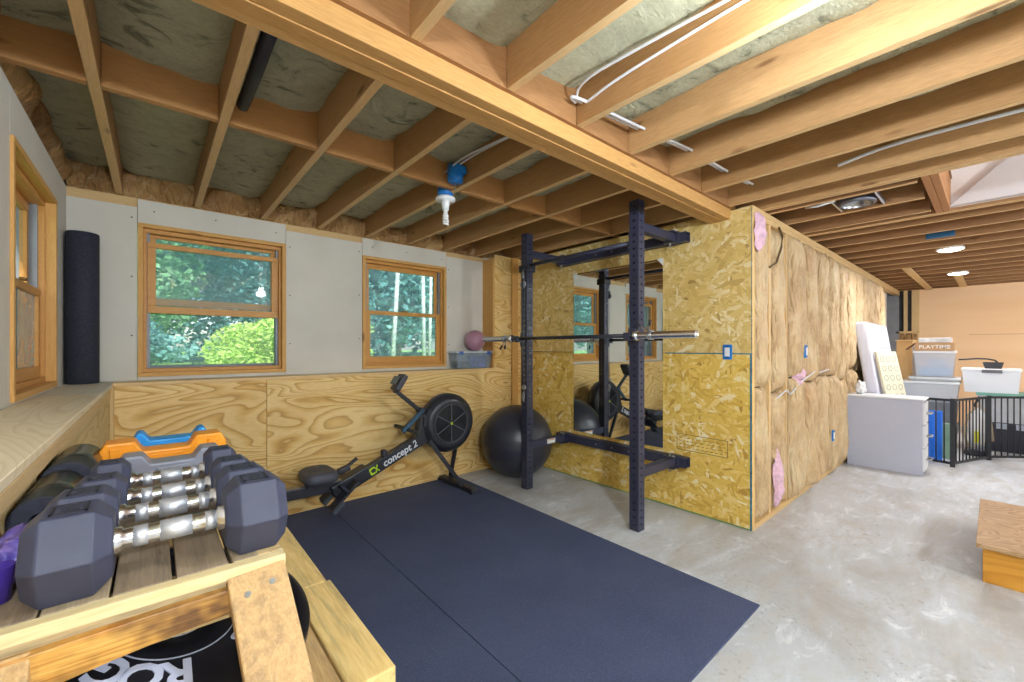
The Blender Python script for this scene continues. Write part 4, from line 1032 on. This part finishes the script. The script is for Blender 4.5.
# LED disc lamps (lit)
LED = mk_emit('lit lamp lens', (1,.97,.92,1), 26)
def disc_lamp(x, y, lab, jb=True):
    o = thing('ceiling_lamp', (x,y,HC-.05), lab, 'ceiling lamp', 'lit ceiling lamps in the far room')
    MB().lathe((x,y,HC-.001), (0,0,-1), [(0,0),(0,.10),(.018,.105),(.022,.098),(.022,0)], 32).build('lamp_rim', WHITE, o)
    MB().lathe((x,y,HC-.0232), (0,0,-1), [(0,.092),(.006,.08),(.009,0)], 32).build('lens', LED, o)
    l = bpy.data.lights.new('lamp_light', 'AREA'); l.shape = 'DISK'; l.size = .17; l.energy = 15; l.color = (.96,.97,1)
    lo = bpy.data.objects.new('lamp_light', l); C.objects.link(lo); lo.parent = o; lo.location = (0,0,.012)
disc_lamp(6.20, .30, 'lit round ceiling lamp nearer the camera in the far room')
disc_lamp(8.28, .33, 'lit round ceiling lamp farther away, near the orange wall')
bj = thing('junction_box', (5.72,.33,2.36), 'blue ceiling box between joists just in front of the nearer lit lamp', 'junction box')
MB().box((5.66,.24,2.362), (5.80,.44,2.42)).build('box_body', plain('muted blue plastic','2f6a98',.5), bj, bevel=.01)

# furring boards under the far joists
for k, (a, b, ang) in enumerate((((7.1,.62),(9.9,.86),0), ((8.0,.30),(9.9,.44),0))): pass
for a, b, lab in (((7.35,.735),(10.25,.80),'long pale board nailed under the far joists, left one'), ((8.05,.36),(10.0,.46),'pale board under the far joists beside the farther lamp')):
    tag(MB().box((a[0],a[1]-.03,HC-.019), (b[0],a[1]+.05,HC-.0005)).build('furring_board', PLATE, bevel=.002), lab, 'board', 'boards under the far joists') if lab.startswith('long') else None
tag(MB().box((8.55,.30,HC-.0195), (10.2,.385,HC-.0005)).build('furring_board', PLATE, bevel=.002), 'pale board under the far joists beside the farther lit lamp', 'board', 'boards under the far joists')

# ------------------------------------------------------------------ outlet boxes
def outlet(c, nrm_, lab, tilt=0):
    c = Vector(c); o = thing('outlet_box', tuple(c), lab, 'outlet box', 'blue outlet boxes'); n_ = Vector(nrm_); s_ = Vector((0,0,1)).cross(n_)
    def b(a0,a1,z0,z1,d0,d1,nm,m):
        q = [c+s_*a0+n_*d0+Vector((0,0,z0)), c+s_*a1+n_*d0+Vector((0,0,z0)), c+s_*a1+n_*d1+Vector((0,0,z0)), c+s_*a0+n_*d1+Vector((0,0,z0))]
        MB().hexa(q+[p+Vector((0,0,z1-z0)) for p in q]).build(nm, m, o, bevel=.002)
    b(-.032,.032,-.055,.055,.0,.012,'box_body',BLUE)
    b(-.018,.018,-.033,.033,.012,.016,'receptacle',WHITE)
    for z in (-.045,.038): b(-.012,.012,z,z+.007,.012,.0135,'screw_tab',plain('dark slot','103a70',.5))
outlet((XW-.0015, 1.300, 1.285), (-1,0,0), 'blue outlet box on the strand board wall right of the mirror')
outlet((4.27, YI-.062, 1.285), (0,-1,0), 'blue outlet box at chest height on the insulated wall')
outlet((5.20, YI-.062, .43), (0,-1,0), 'blue outlet box low on the insulated wall near the grey dresser')

# ------------------------------------------------------------------ stair landing platform
ld_ = thing('stair_platform', (4.04,-.4,0), 'low wooden stair platform with a plywood top at the right edge of the photo', 'stair platform')
MB().box((3.505,-.95,.196), (4.56,.070,.2195)).build('top_board', plywood('xy','c4a078','ab8860','906c48',scale=2.2), ld_, bevel=.002)
MB().box((3.535,-.95,.001), (3.553,.045,.1955)).build('riser', plywood('y','d99c3c','cf8f30','c07f28',scale=.6), ld_, bevel=.002)
MB().box((3.553,.027,.001), (4.54,.045,.1955)).build('side_board', plain('dark stained board','54392a',.7,var=.15), ld_)

# ------------------------------------------------------------------ far storage pile
dr = thing('dresser', (6.12,.80,0), 'pale grey dresser seen from its plain side, drawer pulls facing right', 'dresser')
GREY = plain('cool grey laminate','b6bacb',.5,var=.01)
MB().box((5.95,.485,.002), (6.295,1.092,.772)).build('carcass', GREY, dr, bevel=.003)
MB().box((5.94,.462,.773), (6.305,1.096,.789)).build('top', plain('white laminate','dfe0e2',.5,var=.01), dr, bevel=.003)
for k in range(3):
    z = .05+k*.238
    d = MB().box((5.965,.466,z), (6.285,.4845,z+.222)).build('drawer', plain('white laminate','dfe0e2',.5,var=.01), dr, bevel=.002)
    MB().tube([(6.06,.466,z+.11),(6.06,.425,z+.11),(6.19,.425,z+.11),(6.19,.466,z+.11)], .008, 8).build('drawer_pull', STEEL, d)
mt = thing('mattress', (7.0,.9,0), 'white mattress standing on edge and leaning against the insulated wall', 'mattress')
def obox(mb, o, ux, uy, uz):
    o, ux, uy, uz = map(Vector, (o, ux, uy, uz)); return mb.hexa([o, o+ux, o+ux+uy, o+uy, o+uz, o+ux+uz, o+ux+uy+uz, o+uy+uz])
t = NT('mattress ticking'); co = t.geo(); w_ = t.node('TexWave', wave_type='BANDS', bands_direction='Y'); t.link(co, w_.inputs[0]); w_.inputs['Scale'].default_value = 28
t.bump(w_.outputs['Fac'], .5, .01); TICK = t.fin(srgb('dcdcea'), .85)
obox(MB(), (6.35,.755,.001), (1.42,0,0), (0,.125,0), (0,.235,1.625)).build('mattress_body', TICK, mt, bevel=.03, seg=4)
pl_ = thing('foam_sheet', (6.97,.66,0), 'cream foam sheet with round cut marks leaning on the mattress', 'foam sheet')
CRM = plain('cream foam','e2dcc2',.8,var=.03)
SO = Vector((6.365,.675,.002)); SU = Vector((-.005,.225,1.27)); SW = Vector((.30,-.135,0)); SN = SW.cross(SU).normalized()
if SN.y > 0: SN = -SN
obox(MB(), SO, SW, -SN*.028, SU).build('sheet', CRM, pl_, bevel=.004)
for i in range(3):
    for j in range(5):
        b = SO + SW*(.2+.3*i) + SU*(.93-.085*j)
        MB().lathe(b, SN, [(-.001,.034),(.002,.034),(.002,.027),(-.001,.027)], 18).build('cut_mark', plain('grey cut mark','a8a290',.8), pl_)
tag(crump((6.12,1.0,.86), (.055,.045,.07), 2).build('plastic_wrap', plain('clear white film','e2e4e8',.2), merge=True), 'crumpled white plastic wrap on the dresser top by the wall', 'plastic wrap')
wc_ = thing('wooden_cabinet', (8.6,.85,0), 'plain upright wooden cabinet behind the mattress by the far wall', 'cabinet')
MB().box((8.40,.79,.0), (8.85,.96,1.41)).build('cabinet_body', pine('z','e2c08a','c89e64'), wc_, bevel=.004)
MB().box((8.41,.735,.0), (8.84,.7895,1.38)).build('side_panel', plain('grey cabinet side','b5ada6',.7), wc_)
MB().box((8.39,.78,1.411), (8.86,.97,1.43)).build('cabinet_top', PLATE, wc_)
def bin_(name, x0, x1, y0, y1, z0, z1, mat, lidmat, lab, cat='storage bin', group='storage bins in the far pile', latches=None, lidh=.03, tp=.02):
    o = thing(name, ((x0+x1)/2,(y0+y1)/2,z0), lab, cat, group)
    tub(MB(), x0, x1, y0, y1, z0+.001, z1-lidh, tp, .004).build('tub', mat, o)
    if lidmat: MB().box((x0-.012,y0-.012,z1-lidh+.0005), (x1+.012,y1+.012,z1)).build('lid', lidmat, o, bevel=.006)
    if latches: 
        for y in latches: MB().box((x0-.022,y-.05,z1-.075), (x0-.0125,y+.05,z1-.005)).build('latch', plain('grey latch','a2a8b4',.4), o, bevel=.003)
    return o
LID = clear_plastic('e0e4e6', .12)
bin_('storage_bin', 7.86, 8.30, .305, .85, .62, .862, clear_plastic('dfe3e6', .5), LID, 'long low clear storage bin at dresser-top height, lid grey white')
for i, (a, b, c) in enumerate((((7.93,.36,.630),(8.15,.52,.76),'c9a0a0'),((7.95,.56,.630),(8.2,.78,.74),'b8bec6'))):
    tag(MB().box(a, b).build('toy_box', plain('mixed print '+c, c, .6, var=.3, vs=16), bevel=.01), ('reddish toy box inside the long clear bin', 'pale toy box inside the long clear bin')[i], 'toy box')
bin_('storage_bin', 7.98, 8.34, .30, .78, .863, .918, clear_plastic('dfe3e6', .2), LID, 'flat clear storage bin under the bin with blue cloth')
bin_('storage_bin', 8.0, 8.33, .345, .735, .919, 1.272, clear_plastic('e0e6ee', .68), clear_plastic('eef0f2', .15), 'clear bin with blue contents under the cardboard box')
tag(MB().box((8.04,.38,.93), (8.27,.70,1.05)).build('folded_cloth', plain('pale blue cloth','86b2de',.8,var=.12,vs=12), bevel=.02), 'pale blue folded cloth inside the upper clear bin', 'cloth')
tag(MB().box((8.06,.42,1.051), (8.27,.62,1.17)).build('blanket', plain('grey white cloth','b4bccc',.8,var=.3,vs=14), bevel=.02), 'grey folded blanket inside the upper clear bin', 'blanket')
cb = thing('cardboard_box', (8.16,.54,1.273), 'brown cardboard box with white lettering on top of the clear bin', 'cardboard box')
CARD = plain('brown cardboard','bd9468',.8,var=.04)
MB().box((8.0,.355,1.273), (8.32,.725,1.385)).build('carton', CARD, cb, bevel=.002)
obox(MB(), (8.0,.726,1.384), (.32,0,0), (0,.10,-.095), (0,.003,.004)).build('flap', CARD, cb)
v_, f_ = text_mb('PLAYTIME', .066, .0006, .0, frame((7.9990,.535,1.325), (0,-1,0), (0,0,1)), 1.05, .001)
MB().add(v_, f_).build('lettering', plain('white print','f0ece4',.6,var=0), cb)
tag(MB().box((8.02,.38,1.3855), (8.3,.69,1.45)).build('flat_box', plain('white board game box','dedcda',.6,var=.12,vs=10), bevel=.006), 'flat white box lying on top of the cardboard box', 'box')
bin_('storage_bin', 7.88, 8.28, .32, .84, .0, .30, plain('dark grey plastic','5e6268',.5), plain('grey lid','7e8288',.5), 'dark grey storage bin on the floor behind the fence, lowest under the long clear bin')
bin_('storage_bin', 7.88, 8.28, .32, .84, .301, .619, plain('dark grey plastic','6e7278',.5), plain('grey lid','8e9298',.5), 'dark grey storage bin directly under the long clear bin')
bin_('storage_bin', 8.08, 8.55, -.52, .13, .0, .37, plain('black plastic tote','2a2b36',.45), plain('black plastic lid','363845',.45), 'black storage tote with grey latches on the floor behind the fence', latches=(-.06,-.22,-.38))
bin_('storage_bin', 8.06, 8.55, -.54, .15, .371, .738, plain('pale grey tote','b4b6ba',.5), plain('green tote lid','6faf9a',.5), 'grey storage tote with a green lid on the black tote')
bb_ = bin_('storage_bin', 8.06, 8.5, -.21, .282, .739, 1.045, clear_plastic('eef0f4', .04), plain('white bin lid','f2f2f2',.4), 'large white clear bin with a dark latch on the green lid', latches=None)
MB().box((8.036,-.06,.995), (8.048,.11,1.035)).build('latch', plain('grey dark latch','66666c',.4), bb_, bevel=.003)
tag(tub(MB(), 8.14, 8.4, -.075, .105, 1.046, 1.125, .02, .004).build('dark_tray', plain('black plastic tray','34343a',.5)), 'small black open tray on the large white bin', 'tray')
tag(obox(MB(), (6.86,.395,.002), (.02,0,0), (0,.125,0), (.05,.0,.58)).build('plastic_sled', plain('vivid blue plastic','1e6fe0',.35,var=.03), bevel=.012, seg=3), 'bright blue plastic sled standing on end behind the fence', 'sled')
tag(MB().box((7.10,.325,.002), (7.17,.415,.42)).build('green_panel', plain('dull green plastic','7d9a80',.5), bevel=.01), 'dull green panel standing behind the fence beside the blue sled', 'panel')
tag(MB().box((7.0,.36,.002), (7.6,.60,.66)).build('white_carton', plain('white carton','d4cccc',.7,var=.12,vs=9), bevel=.006), 'white printed carton behind the blue sled, below the long clear bin', 'carton')  if False else None
vc = thing('vacuum_cleaner', (7.62,.14,0), 'upright white and black vacuum cleaner standing behind the fence', 'vacuum cleaner')
MB().box((7.52,.04,.001), (7.78,.25,.07)).build('floor_head', BLACK, vc, bevel=.02)
MB().lathe((7.65,.145,.07), (.03,0,1), [(0,0),(0,.06),(.28,.075),(.45,.06),(.50,.02),(.50,0)], 24).build('body', WHITE, vc)
MB().box((7.565,.12,.16), (7.585,.165,.30)).build('tool', plain('yellow plastic','d8d21e',.4), vc, bevel=.004)
MB().tube([(7.66,.145,.5),(7.66,.16,.62),(7.66,.12,.72),(7.66,.14,.66)], .012, 8).build('handle', BLACK, vc)
MB().tube([(7.60,.22,.10),(7.57,.25,.3),(7.57,.21,.5),(7.60,.12,.63),(7.58,.04,.5),(7.57,.015,.2)], .012, 8).build('hose', plain('tan hose','b5a283',.5), vc)
tag(MB().box((7.12,.20,.60), (7.28,.34,.72)).build('picture_book', plain('white red print box','d8c8c4',.6,var=.25,vs=14)), 'small white and red box behind the fence posts', 'box') if False else None

# fence: three hinged panels of black bars
fe = thing('safety_gate', (6.9,.2,0), 'black folding safety gate of vertical bars in front of the storage bins', 'safety gate')
FB = plain('black gate enamel','1d1e24',.4)
def panel(p, q, nb):
    p = Vector(p+(0,)); q = Vector(q+(0,)); d = (q-p); L = d.length; d.normalize()
    for z in (.040, .735): MB().bar(p+Vector((0,0,z)), q+Vector((0,0,z)), .018, .026).build('rail', FB, fe)
    for k in range(1, nb):
        c = p+d*(L*k/nb); MB().cyl(c+Vector((0,0,.052)), c+Vector((0,0,.722)), .0065, 8).build('bar', FB, fe)
def gpost(p): MB().box((p[0]-.02,p[1]-.02,0), (p[0]+.02,p[1]+.02,.755)).build('post', FB, fe, bevel=.003)
G = [(6.735,.44),(6.672,.305),(7.414,.046),(7.74,-.28),(8.0,-.56)]
G = [(6.735,.63),(6.672,.305),(7.414,.046),(7.96,-.48)]
for p in G: gpost(p)
panel(G[0], G[1], 5); panel(G[1], G[2], 11); panel(G[2], G[3], 11)

# wooden scrap leaning on the orange wall
tag(MB().tube([(8.22,.322,1.155),(8.22,.26,1.16),(8.24,.16,1.172),(8.25,.06,1.168),(8.25,0,1.152),(8.25,-.02,1.128)], .010, 8).build('dark_hose', BLACK), 'thin dark hose lying from the black tray toward the blue-filled bin', 'hose')

# ------------------------------------------------------------------ outside
GR = 0.86
t = NT('lawn'); co = t.geo(); n_ = t.noise(co, 4, 5, .7); LAWN = t.fin(t.ramp(n_, [(.3,'5f8f3a'),(.7,'9cc766')]), .9)
struct(MB().box((-40, YU+.22, GR-.3), (45, 60, GR)).build('ground', LAWN))
struct(MB().box((-40, -10, GR-.3), (XU-.22, YU+.22, GR)).build('ground', LAWN))
LEAF = {'lime': mk_leaf('lime leaves','8fbe4c','c4e46e','ecf6a0'), 'mid': mk_leaf('green leaves','5a9a70','8cc48c','c2e6a8'), 'blue': mk_leaf('shaded blue green leaves','3f7878','6aa8a4','a6d4ca'), 'dark': mk_leaf('dark leaves','386a70','5c9694','8cc0ba')}
def leaves(blobs, n, size, seed, flat=.5):
    r = random.Random(seed); mb = MB()
    tot = sum(b[1][0]*b[1][1]*b[1][2] for b in blobs)
    for c, rad in blobs:
        m = int(n*rad[0]*rad[1]*rad[2]/tot)+1
        for _ in range(m):
            while True:
                d = Vector((r.uniform(-1,1), r.uniform(-1,1), r.uniform(-1,1)))
                if .25 < d.length < 1: break
            p = Vector((c[0]+d.x*rad[0], c[1]+d.y*rad[1], c[2]+d.z*rad[2])); s = size*r.uniform(.6,1.4)
            a = Vector((r.uniform(-1,1), r.uniform(-1,1), r.uniform(-flat,flat))).normalized()*s
            b = a.cross(Vector((r.uniform(-1,1), r.uniform(-1,1), r.uniform(-1,1)))).normalized()*s*.55
            mb.add([p-a, p-b, p+a, p+b], [(0,1,2,3)])
    return mb
def tree(x, y, h, r, kind, n, size, seed, lab, cat='tree', grp='trees outside the windows', low=False):
    o = thing('shrub' if low else 'tree', (x,y,GR), lab, cat, grp); rr = random.Random(seed)
    bl = []
    k = 7
    for i in range(k):
        a = rr.uniform(0, 6.28); q = rr.uniform(.1,.75)*r; zz = GR + (h*rr.uniform(.25,.8) if low else h*rr.uniform(.12,.9))
        bl.append(((x+q*math.cos(a), y+q*math.sin(a), zz), (r*rr.uniform(.4,.62), r*rr.uniform(.4,.62), h*rr.uniform(.14,.24))))
    bl.append(((x,y,GR+h*(.4 if low else .5)), (r*.75, r*.75, h*(.38 if low else .42))))
    leaves(bl, n, size, seed).build('foliage', LEAF[kind], o)
    tr = MB().tube([(x,y,GR-.05),(x+.05,y,GR+h*.3),(x-.03,y+.05,GR+h*.75)], .03+.012*h, 8)
    tr.build('trunk', plain('pale bark','a09c92',.9,var=.2,vs=20), o)
tree(1.05, 6.9, 1.05, .75, 'lime', 8000, .030, 1, 'bright lime shrub filling the lower right of the left window', 'shrub', 'shrubs outside the windows', True)
tree(2.1, 7.9, 1.25, .9, 'lime', 6000, .034, 2, 'bright lime shrub outside, right of the left window', 'shrub', 'shrubs outside the windows', True)
tree(-.5, 7.9, 1.1, .95, 'blue', 6000, .04, 3, 'blue green shrub at the lower left of the left window', 'shrub', 'shrubs outside the windows', True)
tree(-.6, 9.6, 4.4, 1.9, 'mid', 12000, .06, 4, 'green tree seen through the top of the left window')
tree(1.9, 11.2, 4.8, 2.2, 'blue', 12000, .06, 5, 'blue green tree behind the lime shrubs')
tree(-3.2, 8.5, 4.2, 1.9, 'blue', 6000, .09, 6, 'blue green tree at the left of the left window')
for i, (x, y, kd) in enumerate(((-7,13,'blue'),(-3.5,15,'dark'),(0,16,'blue'),(3.6,15.5,'dark'),(10.0,21,'blue'),(14.5,22,'dark'),(19,23,'blue'),(24,22,'dark'),(7,20,'dark'),(-11,14,'dark'),(12,27,'blue'),(17,28,'blue'),(22,29,'dark'),(29,27,'blue'))):
    tree(x, y, 9.5, 3.3, kd, 7000, .17, 20+i, 'tall blue green tree of the wood beyond the lawn')
bk_ = plain('pale birch bark','c9ccca',.8,var=.15,vs=12)
for i, (x, y, l) in enumerate(((5.15,11.2,.3),(6.6,12.0,-.1),(7.4,12.6,.12),(10.2,14.0,.05),(8.2,14.5,.1))):
    tag(MB().tube([(x,y,GR-.05),(x+l*.4,y,GR+2),(x+l,y,GR+5.5),(x+l*1.2,y,GR+8)], .065, 10).build('birch_trunk', bk_), 'slender pale tree trunk on the lawn edge seen through the right window', 'tree trunk', 'birch trunks outside the right window')
for i, (x, y) in enumerate(((-4.5,3.0),(-5.0,5.2))):
    tree(x, y, 3.6, 1.5, 'mid', 4000, .08, 50+i, 'green tree outside the side window on the left')
struct(MB().box((-1.55,1.6,GR), (-1.45,4.2,GR+.75)).build('outer_wall', plain('weathered grey boards','b5a894',.9,var=.12,vs=3)))

# ------------------------------------------------------------------ light
sc = bpy.context.scene
w = bpy.data.worlds.new('world'); sc.world = w; w.use_nodes = True
bg = w.node_tree.nodes['Background']; sky = w.node_tree.nodes.new('ShaderNodeTexSky')
try:
    sky.sky_type = 'NISHITA'; sky.sun_disc = False; sky.sun_elevation = R(48); sky.sun_rotation = R(200)
except Exception: pass
w.node_tree.links.new(sky.outputs[0], bg.inputs[0]); bg.inputs[1].default_value = .20
s = bpy.data.lights.new('sun', 'SUN'); s.energy = 7.0; s.angle = R(1.5); s.color = (1,.96,.88)
so = bpy.data.objects.new('sun', s); C.objects.link(so); so.rotation_euler = (R(48), 0, R(-12))
BULB = mk_emit('lit bulb glass', (1,.98,.95,1), 30)
def bulb(x, y, z, e, lab, col=(1,.95,.88), r=.05):
    o = thing('bare_bulb', (x,y,z), lab, 'light bulb', 'lit bare bulbs on the ceiling')
    MB().lathe((x,y,HC-.001), (0,0,-1), [(0,0),(0,.054),(.015,.056),(.03,.034),(.06,.024),(HC-z-.02,.016),(HC-z-.02,0)], 24).build('holder_base', WHITE, o)
    MB().sphere((x,y,z), .032, 20, 14).build('bulb_glass', BULB, o)
    l = bpy.data.lights.new('bulb_light', 'POINT'); l.energy = e; l.shadow_soft_size = r; l.color = col
    lo = bpy.data.objects.new('bulb_light', l); C.objects.link(lo); lo.parent = o; lo.location = (0,0,-.075)
bulb(1.29, .15, 2.25, 40, 'lit bare bulb on the ceiling just above the top edge of the photo', (.76,.87,1))
bulb(-.05, -1.3, 2.05, 120, 'unseen fill bulb added on the ceiling behind the camera', (.77,.88,1))  # this bulb and the next are unseen, added as fill for the room
bulb(2.7, -2.0, 2.12, 88, 'unseen fill bulb added on the ceiling behind the camera at the right', (.79,.89,1))
bulb(5.1, -2.4, 2.12, 58, 'unseen fill bulb added on the ceiling beyond the stair opening', (.82,.91,1))  # these last two bulbs are added to light the far side
bulb(8.4, -2.0, 2.20, 66, 'fill bulb added on the ceiling of the far room, out of frame', (.92,.95,1))
sw_l = bpy.data.lights.new('stair_fill', 'POINT'); sw_l.energy = 13; sw_l.shadow_soft_size = .25; swo = bpy.data.objects.new('stair_fill', sw_l); C.objects.link(swo); swo.location = (3.9,-1.4,3.3)  # point light without a fixture, added to brighten the white shaft

# ------------------------------------------------------------------ camera
cam = bpy.data.cameras.new('camera'); cam.sensor_width = 36; cam.lens = 36*415.7/1024; cam.shift_y = (347.44-341)/1024; cam.clip_start = .02; cam.clip_end = 200
co_ = bpy.data.objects.new('camera', cam); C.objects.link(co_); co_.location = (0,0,1.319); co_.rotation_euler = (R(90), 0, R(-40.72))
sc.camera = co_
for o in bpy.data.objects:
    if '_b' in o: del o['_b']
vs_ = sc.view_settings; vs_.view_transform = 'Standard'; vs_.look = 'None'; vs_.gamma = 1; vs_.exposure = 0.52
try: vs_.use_curve_mapping = False
except Exception: pass
